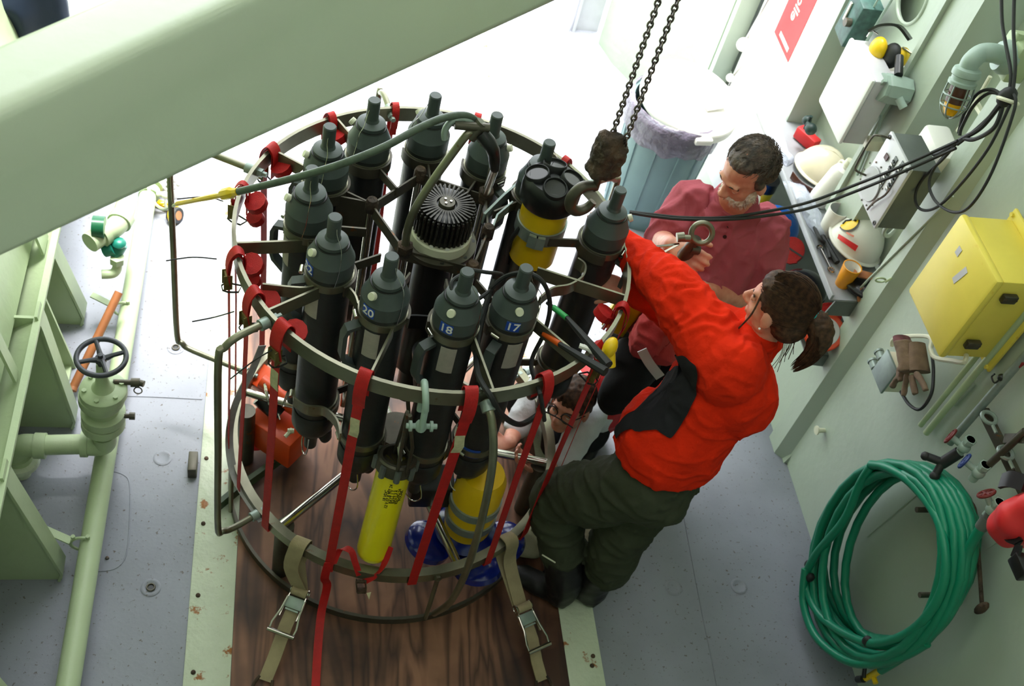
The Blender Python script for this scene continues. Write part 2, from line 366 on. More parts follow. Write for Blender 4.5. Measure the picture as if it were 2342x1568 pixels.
# panel painted white for the overlit wall, and door post past the frames
b=B(); b.box((2.40,4.28,2.6),(.03,.70,5.2)); door=struct('overlit_panel',b,'whitep')
b=B(); b.box((2.34,4.70,2.6),(.10,.045,5.2)); b.box((2.37,4.78,2.6),(.06,.1,5.2)); part('door_post',b,'greenw',door)
b=B(); b.tube([px(1703,140,2.29),px(1680,170,2.3),px(1668,195,2.3)],.006,8); b.tube([px(1700,100,2.29),px(1790,-60,2.29)],.006,8); part('door_conduit',b,'chrome',door)
b=B(); b.ball(px(1700,102,2.27),(.035,.035,.035),16); b.ball(px(1670,178,2.28),.022,12); part('door_bulb',b,'white',door)
# far green side plating and worn grey door leaf
b=B(); P0=py(1590,180,5.6); P1=py(1700,150,5.2)
b.prism([(2.32,4.8,0),(2.32,5.0,0),(2.05,5.55,0),(2.0,5.75,0),(2.1,5.75,0),(2.45,5.0,0),(2.45,4.8,0)],(0,0,5.2)); struct('wall_far',b,'green')
b=B(); b.box((1.93,5.9,2.6),(.17,.06,5.2)); b.box((1.85,5.86,2.6),(.02,.05,5.2)); b.box((1.82,5.86,2.6),(.01,.05,5.2)); o=struct('door_2',b,'lgrey')
# wall behind the camera, roof
b=B(); b.box((.4,-1.25,2.8),(5.2,.1,5.6)); struct('wall_back',b,'greenw')
b=B(); b.box((.4,1.30,4.5),(5.4,5.2,.1)); struct('ceiling',b,'whitep')
# ---- left wall: hull plating with knees and a stringer
b=B(); b.box((-1.36,2.5,2.6),(.06,8,5.2)); wl=struct('wall_left',b,'hull')
zs=.65; xs=-.765
b=B(); b.hexa([(xs-.012,.9,zs-.006),(xs+.012,.9,zs-.006),(xs+.012,4.6,zs-.006),(xs-.012,4.6,zs-.006),(xs-.012,.9,zs+.012),(xs+.012,.9,zs+.012),(xs+.012,4.6,zs+.012),(xs-.012,4.6,zs+.012)])
part('stringer_flange',b,'hull',wl)
b=B(); b.hexa([(-1.34,.9,zs-.35),(xs,.9,zs-.012),(xs,4.6,zs-.012),(-1.34,4.6,zs-.35),(-1.34,.9,zs-.34),(xs,.9,zs),(xs,4.6,zs),(-1.34,4.6,zs-.34)]); part('stringer_web',b,'hull',wl)
# knees: triangular web + flange, from the stringer edge down to the deck
def knee(y,xb,zt,xt,fw=.075,th=.012,zb=0,lift=0):
    b=B(); b.prism([(-1.30,y,zb+lift),(xb,y,zb+lift),(xt,y,zt),(-1.30,y,zt)],(0,th,0)); k=part('knee_plate',b,'hull',wl)
    b=B(); b.ribbon([(xt-.002,y+fw/2-.01,zt+.02),(xt+.01,y+fw/2-.01,zt-.06),(xb+.004,y+fw/2-.01,zb+.05+lift),(xb-.01,y+fw/2-.01,zb+lift)],(0,1,0),fw,.010); part('knee_flange',b,'hull',k); return k
knee(2.70,-.70,.66,-.765); knee(2.03,-.655,.66,-.765); knee(1.42,-.655,.66,-.765)
knee(3.24,-.735,1.05,-.95,fw=.09); knee(4.1,-.70,.8,-.9,fw=.09)
b=B(); b.box((-.83,2.93,.01),(.16,.2,.02)); b.prism([(-.92,3.0,.0),(-.735,3.0,.0),(-.82,3.0,.5),(-.92,3.0,.62)],(0,.012,0)); part('web_plate',b,'hull',wl)
b=B(); b.ribbon([(-.86,3.03,0),(-.845,3.03,.4),(-.87,3.03,.95)],(0,1,0),.05,.008); part('flat_bar',b,'hull',wl)
# upper frames above the stringer
for y,wd in ((3.02,.10),(2.42,.05),(1.9,.05)):
    b=B(); b.hexa([(-.80,y,zs),(-.80,y+wd,zs),(-.79,y+wd,zs),(-.79,y,zs),(-1.0,y+.12,1.5),(-1.0,y+wd+.12,1.5),(-.985,y+wd+.12,1.5),(-.985,y+.12,1.5)]); part('upper_frame',b,'hull',wl)
b=B(); b.hexa([(-.86,.9,zs),(-.84,.9,zs),(-.84,4.6,zs),(-.86,4.6,zs),(-1.18,.9,1.9),(-1.16,.9,1.9),(-1.16,4.6,1.9),(-1.18,4.6,1.9)]); part('bulwark_plate',b,'hull',wl)
# ---- big beam passing under the camera
def bl(u,v,h,e): 
    return pz(u,v,h)
d=(pz(1300,0,2.3)-pz(0,600,2.3)).normalized(); a0=pz(0,600,2.3)-d*.9; a1=pz(1300,0,2.3)+d*.9
d2=(pz(540,0,2.62)-pz(0,255,2.62)).normalized(); t0=pz(0,255,2.62)-d2*.9; t1=t0+d2*((a1-a0).length*.93)
n=V((-d.y,d.x,0)); d3=(pz(110,0,2.62)-pz(0,57,2.62)).normalized(); k0=pz(0,57,2.62)-d3*.9; n2=V((-d3.y,d3.x,0))
k0=t0+V((-d2.y,d2.x,0))*.150; k1=t1+V((-d2.y,d2.x,0))*.150
t=bmesh.new(); vs=[t.verts.new(p) for p in (a0,a1,a1+n*.15,a0+n*.15,t0,t1,k1,k0)]
for f in ((0,3,2,1),(4,5,6,7),(0,1,5,4),(1,2,6,5),(2,3,7,6),(3,0,4,7)): t.faces.new([vs[i] for i in f])
le=[e for e in t.edges if (e.verts[0].co-e.verts[1].co).length>1.0]
bmesh.ops.bevel(t,geom=le,offset=.03,segments=6,affect='EDGES',profile=.5)
b=B(); b.join(t); single('crane_beam','huge pale green steel box beam crossing the upper left close to the camera','beam',b,'beam',angle=60)
# odd dark things in the top left corner behind the beam
# ================================================================== rosette frame
ros=thing('rosette_frame','round grey steel frame with three rings standing on the plywood, holding the water bottles','frame',(RX,RY,0))
b=B(); b.band((RX,RY,0),RR,RR-.012,1.382,1.439,seg=96); part('upper_ring',b,'steel',ros)
b=B(); b.band((RX,RY,0),RR,RR-.032,.335,.382,seg=96); part('middle_ring',b,'steel',ros)
b=B(); b.band((RX,RY,0),RR,RR-.012,.014,.05,seg=96); part('base_ring',b,'dsteel',ros)
for a,r in ((-136,.034),(-12,.036),(100,.034),(170,.034)):
    b=B(); b.cyl(rp(a,.575,.012),rp(a,.575,.34),r,20); part('foot_post',b,'dsteel',ros)
for a in (-79,-30,40,130,-165):
    b=B(); b.cyl(rp(a,RR+.004,.345),rp(a,RR+.004,.045),.009,8); b.bolt(rp(a,RR-.004,.355),rp(a,1,0)-rp(a,0,0),.014,.014); part('ring_stay',b,'steel',ros)
for a in (-136,-71,-12,48,107,163):
    b=B(); b.cyl(rp(a,RR-.02,.36),rp(a,.06,.36),.017,14); part('spoke',b,'chrome',ros)
b=B(); b.lathe([(0,.33),(.08,.33),(.08,.39),(0,.39)],20,(RX,RY,0)); part('hub',b,'dsteel',ros)
# bails of bent tube outside the rings
def bail(a,off,z0,z1,r=.0115,m='steel',lean=0,rr=.07):
    zt,zb=z1,z0; P=[rp(a,RR-.02,zt),rp(a,RR+off-rr,zt+.0),rp(a,RR+off-rr*.3,zt-rr*.3),rp(a+lean*.1,RR+off,zt-rr),rp(a+lean*.5,RR+off,(zt+zb)/2),rp(a+lean*.9,RR+off,zb+rr),rp(a+lean,RR+off-rr*.3,zb+rr*.3),rp(a+lean,RR+off-rr,zb),rp(a+lean,RR-.02,zb)]
    Q=smooth_pts(P,5); b=B(); b.tube(Q,r,10); k=part('bail',b,m,ros)
    for z,aa in ((zt,a),(zb,a+lean)):
        b=B(); e=rp(aa,1,0)-rp(aa,0,0); b.cyl(rp(aa,RR+.003,z),rp(aa,RR+.03,z),.018,12); b.bolt(rp(aa,RR-.012,z),-e,.015,.016); b.bolt(rp(aa,RR-.028,z),-e,.009,.014); part('bail_nut',b,'galv',k)
bail(-144,.165,.37,1.41); bail(155.2,.30,.37,1.41,m='steel'); bail(101,.16,.37,1.41); bail(30,.16,.37,1.41)
P=[rp(-81,RR-.01,1.40),rp(-80,RR+.05,1.37),rp(-79,RR+.10,1.25),rp(-78.5,RR+.13,1.05),rp(-78,RR+.14,.8),rp(-77,RR+.12,.55),rp(-76.5,RR+.08,.3),rp(-76,RR+.0,.06)]
b=B(); b.tube(smooth_pts(P,6),.0125,10); k=part('bail',b,'steel',ros); b=B(); b.cyl(rp(-81,RR+.002,1.402),rp(-80.6,RR+.03,1.39),.02,14); b.bolt(rp(-81,RR-.012,1.402),rp(-81,0,0)-rp(-81,1,0),.013,.03); part('bail_nut',b,'galv',k)
# inner cage: vertical posts, plates and knuckles
INN=[(.495,2.75),(.331,2.586),(.426,2.391),(.708,2.667),(.634,2.333),(.70,2.50)]
for x,y in INN:
    b=B(); b.cyl((x,y,.36),(x,y,1.43),.0135,12); o=part('inner_post',b,'chrome',ros)
    b=B(); b.lathe([(0,1.45),(.016,1.448),(.021,1.435),(.021,1.40),(.0145,1.395)],12,(x,y,0)); part('post_cap',b,'rust',o)
def bar(p,q,h=.045,t=.006,m='dsteel',name='flat_bar',lab=None):
    b=B(); b.ribbon([p,q],(0,0,1),h,t); return part(name,b,m,ros,lab)
Z=1.405
for i,j in ((0,1),(1,2),(2,4),(4,5),(5,3),(3,0)):
    bar((*INN[i],Z),(*INN[j],Z)); bar((*INN[i],.75),(*INN[j],.75))
b=B(); b.ribbon([(.221,2.605,1.37),(.331,2.586,1.37)],(0,0,1),.13,.006); part('gusset_plate',b,'dsteel',ros)
# radial arms from the ring inwards
for a,r in ((-146,.36),(-172,.40),(146,.36),(120,.40),(68,.36),(30,.36),(-20,.33),(-50,.30),(-79,.30),(-112,.34)):
    p=rp(a,RR-.012,1.408); q=rp(a,r,1.408); bar(p,q,.05,.007,'steel','radial_arm')
# ================================================================== sampling bottles
def arc_clamp(parent,R,z0,z1,a0,a1,m='dsteel',name='clamp_arm'):
    b=B(); b.band((0,0,0),R+.006,R,z0,z1,a0,a1,seg=20); return part(name,b,m,parent)
BR=.069
def make_bottle():
    t=thing('sampling_bottle','','bottle')
    b=B(); b.lathe([(0,0),(BR,0),(BR,-.64)],32); b.lathe([(BR,-.62),(BR-.004,-.66)],32)
    me=B(); me.lathe([(0,-.165),(BR,-.165),(BR,-.95),(0,-.95)],32); part('barrel',me,'pvc',t)
    me=B(); me.lathe([(.0,0),(.018,0),(.0205,-.004),(.0205,-.072),(.024,-.082),(.040,-.086),(.046,-.089),(.046,-.102),(.050,-.104),(BR-.001,-.149),(BR+.002,-.154),(BR+.002,-.203),(BR+.0002,-.206)],36); part('top_cap',me,'pvcl',t,angle=18)
    me=B(); me.torus((0,0,-.104),(0,0,1),.048,.0035,28,6); part('seal_ring',me,'black',t)
    me=B(); me.lathe([(BR+.002,-.885),(BR+.004,-.89),(BR+.004,-.97),(BR-.008,-1.0),(.03,-1.04),(.024,-1.05),(.022,-1.12),(0,-1.12)],32); part('bottom_cap',me,'pvc',t)
    for z in (-.232,-.84):
        me=B(); me.band((0,0,0),BR+.005,BR-.002,z-.013,z+.013,seg=32); o=part('hose_clamp',me,'steel',t)
        a=math.radians(-115); e=V((math.cos(a),math.sin(a),0)); tt=V((-e.y,e.x,0)); me=B(); me.cyl(e*(BR+.012)+V((0,0,z))-tt*.014,e*(BR+.012)+V((0,0,z))+tt*.014,.007,10); part('clamp_screw',me,'chrome',o)
    a=math.radians(-78); e=V((math.cos(a),math.sin(a),0)); 
    me=B(); me.lathe([(0,.020),(.0115,.019),(.0125,.014),(.0125,.006),(.006,.004),(.006,-.002)],16,e*(BR-.014)+V((0,0,-.122)),e+V((0,0,.55))); part('vent_knob',me,'offw',t)
    # grip handle
    a=math.radians(-110); e=V((math.cos(a),math.sin(a),0)); P=[e*(BR-.004)+V((0,0,-.27)),e*(BR+.034)+V((0,0,-.28)),e*(BR+.042)+V((0,0,-.305)),e*(BR+.042)+V((0,0,-.40)),e*(BR+.034)+V((0,0,-.425)),e*(BR-.004)+V((0,0,-.46))]
    me=B(); me.ribbon(P,V((-e.y,e.x,0)),.032,.014); part('grip_handle',me,'pvcl',t)
    me=B(); me.tube(smooth_pts([(.021,0,-.03),(.03,0,-.05),(.048,.006,-.075),(.066,.004,-.10),(.072,0,-.16),(.073,-.01,-.22)],5),.0012,5); part('trip_lanyard',me,'chrome',t)
    a=math.radians(-62); me=B(); me.band((0,0,0),BR+.0015,BR-.001,-.37,-.26,a-.35,a+.35,seg=10); part('paper_sticker',me,mat('sticker_paper',(176,170,160),.6,var=.1,scale=60),t)
    a=math.radians(80); e=V((math.cos(a),math.sin(a),0)); me=B(); me.lathe([(0,0),(.02,0),(.024,-.05),(.016,-.07),(0,-.08)],12,e*.05+V((0,0,-1.03))); part('drain_end',me,'pvc',t)
    me=B(); me.tube(smooth_pts([(.03,-.02,-1.04),(.05,-.03,-1.09),(.02,-.03,-1.14),(-.03,-.02,-1.13),(-.05,0,-1.08)],5),.0025,6); part('spring_wire',me,'chrome',t)
    b.b.free(); return t
def local_part(name,b,m,parent,label=None):
    me=b.mesh(name); me.materials.append(M[m]); o=bpy.data.objects.new(name,me); COL.objects.link(o); o.parent=parent; return tag(o,label)
def number(parent,n,a=-86):
    b=B(); a=math.radians(a); b.band((0,0,0),BR+.0038,BR+.0005,-.197,-.160,a-.29,a+.29,seg=8); o=local_part('number_label',b,'label',parent,'blue label with white number '+n)
    b=B(); R=BR+.0045
    text_on(b,n,.042,lambda v:V((R*math.cos(a+v.x/R),R*math.sin(a+v.x/R),-.1785+v.y))+V((math.cos(a),math.sin(a),0))*v.z); local_part('numerals',b,'white',o)
proto=make_bottle()
NOZ=[(1205,612,'17','grey sampling bottle numbered 17, the rightmost of the three numbered ones at the front','17'),
 (1070,620,'18','grey sampling bottle numbered 18 behind the grey shackle on the front of the ring','18'),
 (897,585,'20','grey sampling bottle numbered 20, standing right of the one half hidden numbered 22','20'),
 (767,495,'22','grey sampling bottle numbered 22 at the left front, above the orange machine','22'),
 (715,385,'','grey sampling bottle with black grip handle at the far left of the ring',None),
 (755,288,'','grey sampling bottle crossed by the thick cable, at the upper left of the ring',None),
 (857,228,'','tall grey sampling bottle at the back left with wire loop around its neck',None),
 (997,217,'','grey sampling bottle at the very back of the ring, highest in the picture',None),
 (1138,262,'','grey sampling bottle at the back right beside the bent lifting bail',None),
 (1258,325,'','grey sampling bottle of which only the neck shows behind the black sensor head',None),
 (1420,433,'','grey sampling bottle at the right of the ring, below the chain hook',None)]
for i,(u,v,nn,lab,t) in enumerate(NOZ):
    p=pz(u,v,1.66)
    o=proto if i==0 else dup(proto)
    o.location=p; tag(o,lab,None,'sampling bottles in the rosette')
    if i==0: bot=[o]
    else: bot.append(o)
# individual turning: knobs of the back bottles face outward-left
rot={4:-97,5:-100,6:-130,7:200,8:60,9:20,10:78,3:-72,2:-54,1:-42,0:-16}
for i,o in enumerate(bot): o.rotation_euler.z=math.radians(rot[i])
for i,n in ((0,'17'),(1,'18'),(2,'20'),(3,'22')): number(bot[i],n,(-84,-80,-80,-80)[i])
# curved clamp arms that carry the bottles (parts of the frame)
for i,(u,v,*_) in enumerate(NOZ):
    p=pz(u,v,1.66); a=math.atan2(RY-p.y,RX-p.x)
    for z in (1.40,.78):
        s=B(); s.band((p.x,p.y,0),BR+.013,BR+.006,z,z+.04,a-1.5,a+1.5,seg=20); part('bottle_cradle',s,'dsteel',ros)
        e=V((math.cos(a),math.sin(a),0)); q=V((p.x,p.y,z+.02))+e*(BR+.009); s=B(); s.ribbon([q,q+e*.10],(0,0,1),.035,.006); part('cradle_bar',s,'dsteel',ros)
# S-shaped loose brackets seen at the left and at the right front
def scurve(P,w=.045,m='steel'):
    b=B(); b.ribbon(smooth_pts(P,6),(0,0,1),w,.006); part('curved_bracket',b,m,ros)
scurve([pz(600,660,1.41),pz(700,668,1.41),pz(742,650,1.41),pz(780,655,1.41),pz(808,680,1.41),pz(818,705,1.41)])
scurve([pz(1232,690,1.41),pz(1260,668,1.41),pz(1300,660,1.41),pz(1330,640,1.41),pz(1335,615,1.41),pz(1318,600,1.41)])
scurve([pz(648,520,1.41),pz(680,525,1.41),pz(702,545,1.41),pz(705,580,1.41)])
scurve([pz(672,918,.88),pz(700,935,.88),pz(740,940,.88),pz(768,965,.88),pz(778,1000,.88)])
scurve([pz(935,735,1.3),pz(955,735,1.3),pz(985,740,1.3),pz(1005,765,1.3),pz(1008,790,1.3)],.06,'black')
# ---- lifting bail, apex hook, termination
ap=V((RX+.03,RY-.01,1.86))
for x,y in (INN[2],INN[3]):
    b=B(); b.tube(smooth_pts([(x,y,1.42),(x,y,1.55),V((x,y,1.6)).lerp(ap,.25),ap+V(((x-RX)*.2,(y-RY)*.2,-.02)),ap],5),.0125,10); part('lifting_rod',b,'steel',ros)
    b=B(); b.lathe([(.016,1.42),(.026,1.42),(.026,1.45),(.015,1.455)],6,(x,y,0)); part('rod_nut',b,'rust',ros)
b=B(); b.torus(ap+V((-.03,0,-.01)),(.1,-1,.3),.045,.010,20,10,a0=-.3,a1=PI+.4); part('lifting_hook',b,'galv',ros)
b=B(); b.cyl(ap+V((-.05,0,.02)),ap+V((.05,0,.02)),.013,12); b.cyl(ap+V((.0,0,-.02)),ap+V((.03,.01,.03)),.02,12); part('shackle_pin',b,'dsteel',ros)
b=B(); b.tube(smooth_pts([ap+V((.03,.0,.0)),ap+V((.07,-.02,-.04)),ap+V((.095,.0,-.13))],6),[.022,.022,.022,.022,.022,.02,.02,.018,.018,.018,.016,.016,.014],10); part('heat_shrink_boot',b,'black',ros)
b=B(); q=V((.708,2.667,1.43)); b.tube([q+V((-.0,-.0,0)),ap+V((.095,0,-.13))],.0125,10); part('lifting_rod',b,'steel',ros)
P=[pz(1105,330,1.80),pz(1098,290,1.86),pz(1070,265,1.90),pz(1020,268,1.9),pz(960,292,1.88),pz(880,335,1.84),pz(780,375,1.78),pz(680,405,1.70),pz(600,425,1.62),pz(545,438,1.56)]
b=B(); b.tube(smooth_pts(P,8),.011,10); cb=single('termination_cable','thick grey green wrapped cable running from the lifting hook leftwards over the bottles','cable',b,'cable')
b=B(); b.tube(smooth_pts([pz(545,438,1.56),pz(530,440,1.53),pz(505,446,1.48),pz(460,455,1.38),pz(405,466,1.2)],5),[.012]*5+[.018]*5+[.009]*5+[.008]*6,8); tag(part('yellow_sleeve',b,'yellow',cb,'bright yellow sleeve'),None)
b=B(); b.tube(smooth_pts([pz(405,466,1.2),pz(375,478,.9),pz(355,465,.6),pz(343,440,.35),pz(330,410,.1)],6),.006,6); part('cable_tail',b,'offw',cb)
# ---- carousel pylon with its ring of trigger latches
py0=(RX+.008,RY+.0,.10); pyl=thing('trigger_pylon','round pylon with a crown of upright trigger latches in the middle of the frame','instrument',(py0[0],py0[1],1.40))
b=B(); b.lathe([(0,1.30),(.115,1.30),(.118,1.305),(.118,1.318),(.1,1.32),(.06,1.32)],40,py0); part('flange',b,'dsteel',pyl)
for k in range(8):
    a=2*PI*k/8; b=B(); b.lathe([(0,1.4195),(.007,1.4195),(.008,1.416)],10,(py0[0]+.106*math.cos(a),py0[1]+.106*math.sin(a),0)); part('bolt_hole',b,'black',pyl)
b=B(); b.lathe([(.094,1.318),(.096,1.32),(.096,1.355),(.092,1.36),(.04,1.36)],40,py0); part('white_collar',b,'offw',pyl)
b=B(); b.lathe([(0,1.36),(.080,1.36),(.080,1.462),(.060,1.468),(0,1.46)],36,py0); part('latch_drum',b,'black',pyl)
proto_l=None
for k in range(36):
    a=2*PI*k/36; e=V((math.cos(a),math.sin(a),0)); c0=V(py0)
    if k==0:
        b=B(); b.box((.088,0,1.515),(.010,.008,.095),bev=.0015); b.box((.060,0,1.568),(.056,.0055,.007)); b.box((.094,0,1.54),(.004,.003,.03))
        b.xf(Matrix.Identity(4)); me=b.mesh('latch',V((0,0,1.40))); me.materials.append(mat('worn_latch_steel',(66,64,58),.35,.6,var=.6,scale=90)); 
    o=bpy.data.objects.new('latch',me); COL.objects.link(o); o.parent=pyl; o.rotation_euler=(0,0,a)
for k in range(12):
    a=2*PI*k/12+.1; e=V((math.cos(a),math.sin(a),0)); b=B(); b.box((0,0,0),(.001,.012,.009)); b.xf(Matrix.Translation(V(py0)+e*.0965+V((0,0,1.368)))@Matrix.Rotation(a,4,'Z')); part('number_tag',b,'white',pyl)
b=B(); b.lathe([(0,1.48),(.024,1.479),(.026,1.474),(.026,1.464)],24,py0); part('centre_disc',b,'dsteel',pyl)
for k in range(3):
    a=2*PI*k/3; b=B(); b.bolt(V(py0)+V((.011*math.cos(a),.011*math.sin(a),1.479)),(0,0,1),.0042,.004); part('cap_screw',b,'chrome',pyl)
b=B(); b.cyl((py0[0],py0[1],1.40),(py0[0],py0[1],.80),.066,24); b.cyl((py0[0],py0[1],.80),(py0[0],py0[1],.62),.045,20); part('pressure_housing',b,'black',pyl)
# ---- upward looking current profiler with four eyes
ac=pz(1266,416,1.58); acp=thing('current_profiler','yellow cylinder with black four-eyed sensor head clamped upright in the frame','instrument',(ac.x,ac.y,1.1))
def AL(pr,m,nm,seg=40,lab=None): b=B(); b.lathe(pr,seg,(ac.x,ac.y,0)); return part(nm,b,m,acp,lab)
AL([(0,1.25),(.078,1.25),(.078,1.50),(0,1.50)],'yellow','yellow_body')
AL([(0,1.50),(.090,1.50),(.096,1.51),(.097,1.56),(.092,1.585),(.080,1.597),(0,1.597)],'black','sensor_head')
AL([(0,1.25),(.06,1.25),(.06,.95),(0,.95)],'dsteel','lower_housing')
for k in range(4):
    a=math.radians(-98+90*k); e=V((math.cos(a),math.sin(a),0)); n=(e*.30+V((0,0,1))).normalized(); c=V((ac.x,ac.y,1.597))+e*.056
    b=B(); b.lathe([(.038,-.03),(.040,.008),(.038,.012),(.0355,.012),(.034,.003),(.0,.002)],28,c+n*.002,n); o=part('transducer_cup',b,'rubber',acp)
    b=B(); b.lathe([(0,.0045),(.033,.0045),(.034,.002)],28,c+n*.002,n); part('transducer_face',b,mat('glossy_black_urethane',(46,46,44),.12,var=.1),o)
b=B(); b.lathe([(0,1.602),(.015,1.602),(.016,1.594)],20,(ac.x,ac.y,0)); part('centre_eye',b,'rubber',acp)
b=B(); b.band((ac.x,ac.y,0),.085,.079,1.37,1.42,seg=40); o=part('band_clamp',b,'galv',acp)
for a in (-115,-100):
    e=V((math.cos(math.radians(a)),math.sin(math.radians(a)),0)); b=B(); b.box(V((ac.x,ac.y,1.395))+e*.095,(.012,.03,.05),Matrix.Rotation(math.radians(a),3,'Z')); part('clamp_lug',b,'galv',o)
b=B(); b.bolt(V((ac.x,ac.y,1.395))+V((math.cos(-1.7),math.sin(-1.7),0))*.084,(math.cos(-1.7),math.sin(-1.7),0),.007,.008); part('clamp_bolt',b,'galv',o)
b=B(); b.ribbon([pz(1105,500,1.42),pz(1150,455,1.42),pz(1180,430,1.42)],(0,0,1),.045,.008); b.ribbon([pz(1120,540,1.42),pz(1135,500,1.42),pz(1170,470,1.42)],(0,0,1),.04,.006); part('mounting_bracket',b,'galv',acp)
for P,r in (([pz(1190,520,1.4),pz(1165,560,1.3),pz(1160,640,1.0),pz(1150,700,.8)],.008),([pz(1215,590,1.25),pz(1180,620,1.15),pz(1150,680,.9)],.007)):
    b=B(); b.tube(smooth_pts(P,6),r,8); part('instrument_cable',b,'rubber',acp)
# ---- downward looking profiler with blue feet
dc=pz(1088,1140,.45); dn=thing('downward_profiler','yellow banded cylinder with dark blue discs below, hanging low in the frame','instrument',(dc.x,dc.y,.1))
def DL(pr,m,nm): b=B(); b.lathe(pr,36,(dc.x,dc.y,0)); return part(nm,b,m,dn)
DL([(0,.27),(.088,.27),(.090,.29),(.090,.58),(.075,.62),(0,.63)],'yellow','yellow_body')
for z in (.33,.43): 
    b=B(); b.band((dc.x,dc.y,0),.097,.089,z,z+.04,seg=36); part('steel_band',b,'galv',dn)
DL([(0,.18),(.10,.2),(.12,.24),(.09,.27),(0,.27)],'dblue','blue_flange')
for k,a in enumerate((195,-15,-75,105)):
    e=V((math.cos(math.radians(a)),math.sin(math.radians(a)),0)); n=(e*.35+V((0,0,-1))).normalized(); c=V((dc.x,dc.y,.20))+e*.145
    b=B(); b.lathe([(0,-.03),(.07,-.028),(.092,-.012),(.094,.012),(.085,.022),(0,.024)],28,c,n); part('blue_disc',b,'dblue',dn)
# ---- yellow cylinder strapped inside the front of the frame
yb0=V((.425,1.895,.0)); yb1=V((.43,1.93,0)); yel=thing('battery_cylinder','bright yellow upright cylinder with black stencilled lines standing at the front of the frame','cylinder',(.425,1.91,.38))
cb_=pz(852,1262,.40); ct=pz(905,1060,.80)
b=B(); d=(ct-cb_); L_=d.length; b.lathe([(0,-.03),(.035,-.022),(.054,.0),(.058,.02),(.058,L_),(0,L_)],32,cb_,d); part('yellow_case',b,'yelb',yel)
b=B(); b.lathe([(.06,0),(.066,.005),(.066,.05),(.06,.056),(.05,.056),(.05,.02),(0,.02)],28,ct-d.normalized()*.02,d); part('collar',b,'dsteel',yel)
x_,y_,dn_=frame(d)
for k in range(8):
    a=2*PI*k/8; b=B(); c=ct+x_*(.068*math.cos(a))+y_*(.068*math.sin(a))-dn_*.02; b.cyl(c,c+dn_*.045,.011,8); part('collar_lug',b,'dgrey',yel)
up_=ct+V((0,0,.22))+(d.normalized()*.05); top=pz(935,930,1.20)
for s in (-1,1):
    b=B(); q=ct+x_*(.055*s); b.tube([q,q.lerp(top,.9)],.0065,8); b.tube([q+y_*.03,q+y_*.03+V((0,0,.16)),top+x_*(.04*s)],.0065,8); part('handle_rod',b,'dsteel',yel)
b=B(); b.cyl(ct+d.normalized()*.06-x_*.05,ct+d.normalized()*.06+x_*.05,.006,8); part('cross_rod',b,'offw',yel)
b=B(); fx=-x_ if x_.x<0 else x_
yax=dn_; fc=cb_+dn_*(.25)
nrm=V((0,-1,0)); nrm=(nrm-dn_*nrm.dot(dn_)).normalized(); tx=dn_.cross(nrm)
def oncyl(cx,cz,R=.0585):
    def f(v):   # text runs along the cylinder, read sideways
        s=(cx+v.y)/R; e=nrm*math.cos(s)+(-tx)*math.sin(s); return cb_+dn_*(cz+v.x)+e*(R+v.z)
    return f
for k,s in enumerate(('18 VDC','12 V 07 B 90T 24','BATT 1 2','BATT 3 4','RECHG 24','POLAR')[:6]): text_on(b,s,.015,oncyl(.022-k*.011,.32))
part('stencil_lines',b,'black',yel)
sh=thing('bow_shackle','pale grey bow shackle hung over the front of the upper ring above the yellow cylinder','shackle',pz(935,930,1.33))
c=rp(-97,RR-.006,1.405)
b=B(); b.torus(c,(1,.0,.1),.042,.010,24,10,a0=-.2,a1=PI+.2,xdir=(0,1,0)); b.cyl(c+V((0,-.04,0)),c+V((0,-.05,-.09)),.0095,10); b.cyl(c+V((0,.04,0)),c+V((0,.02,-.09)),.0095,10); part('bow',b,'mint',sh)
b=B(); q=c+V((0,-.035,-.09)); b.cyl(q+V((-.042,0,0)),q+V((.046,0,0)),.008,12); b.ball(q+V((0,0,0)),(.02,.018,.02)); b.cyl(q+V((-.034,0,0)),q+V((-.026,0,0)),.016,12); b.cyl(q+V((.026,0,0)),q+V((.034,0,0)),.016,12); part('pin',b,'mint',sh)
# ---- other boxes and cables low in the frame
b=B(); b.cyl(pz(990,1030,.55),pz(985,800,1.05),.062,20); o=thing('ctd_unit','black sensor block with tubing in the middle bottom of the frame','instrument',pz(985,1090,.4)); part('housing',b,'black',o)
b=B(); b.box(pz(985,1110,.42),(.16,.12,.12),bev=.01); part('lower_block',b,'black',o); b=B(); b.box(pz(970,1080,.50),(.06,.02,.03),bev=.004); part('red_pump',b,'red',o)
b=B(); b.cyl(pz(1015,1020,.5),pz(1010,900,.8),.03,12); b.cyl(pz(955,1120,.36),pz(950,1060,.5),.018,10); part('pump_tube',b,'rubber',o)
o=bot[0]; a=math.radians(-95); b=B(); b.band((0,0,0),BR+.0012,BR+.0004,-.86,-.815,a-.62,a+.5,seg=14)
me=b.mesh('maker_plate'); me.materials.append(M['label']); o2=bpy.data.objects.new('maker_plate',me); COL.objects.link(o2); o2.parent=o; o2['label']='small blue plate with white print'
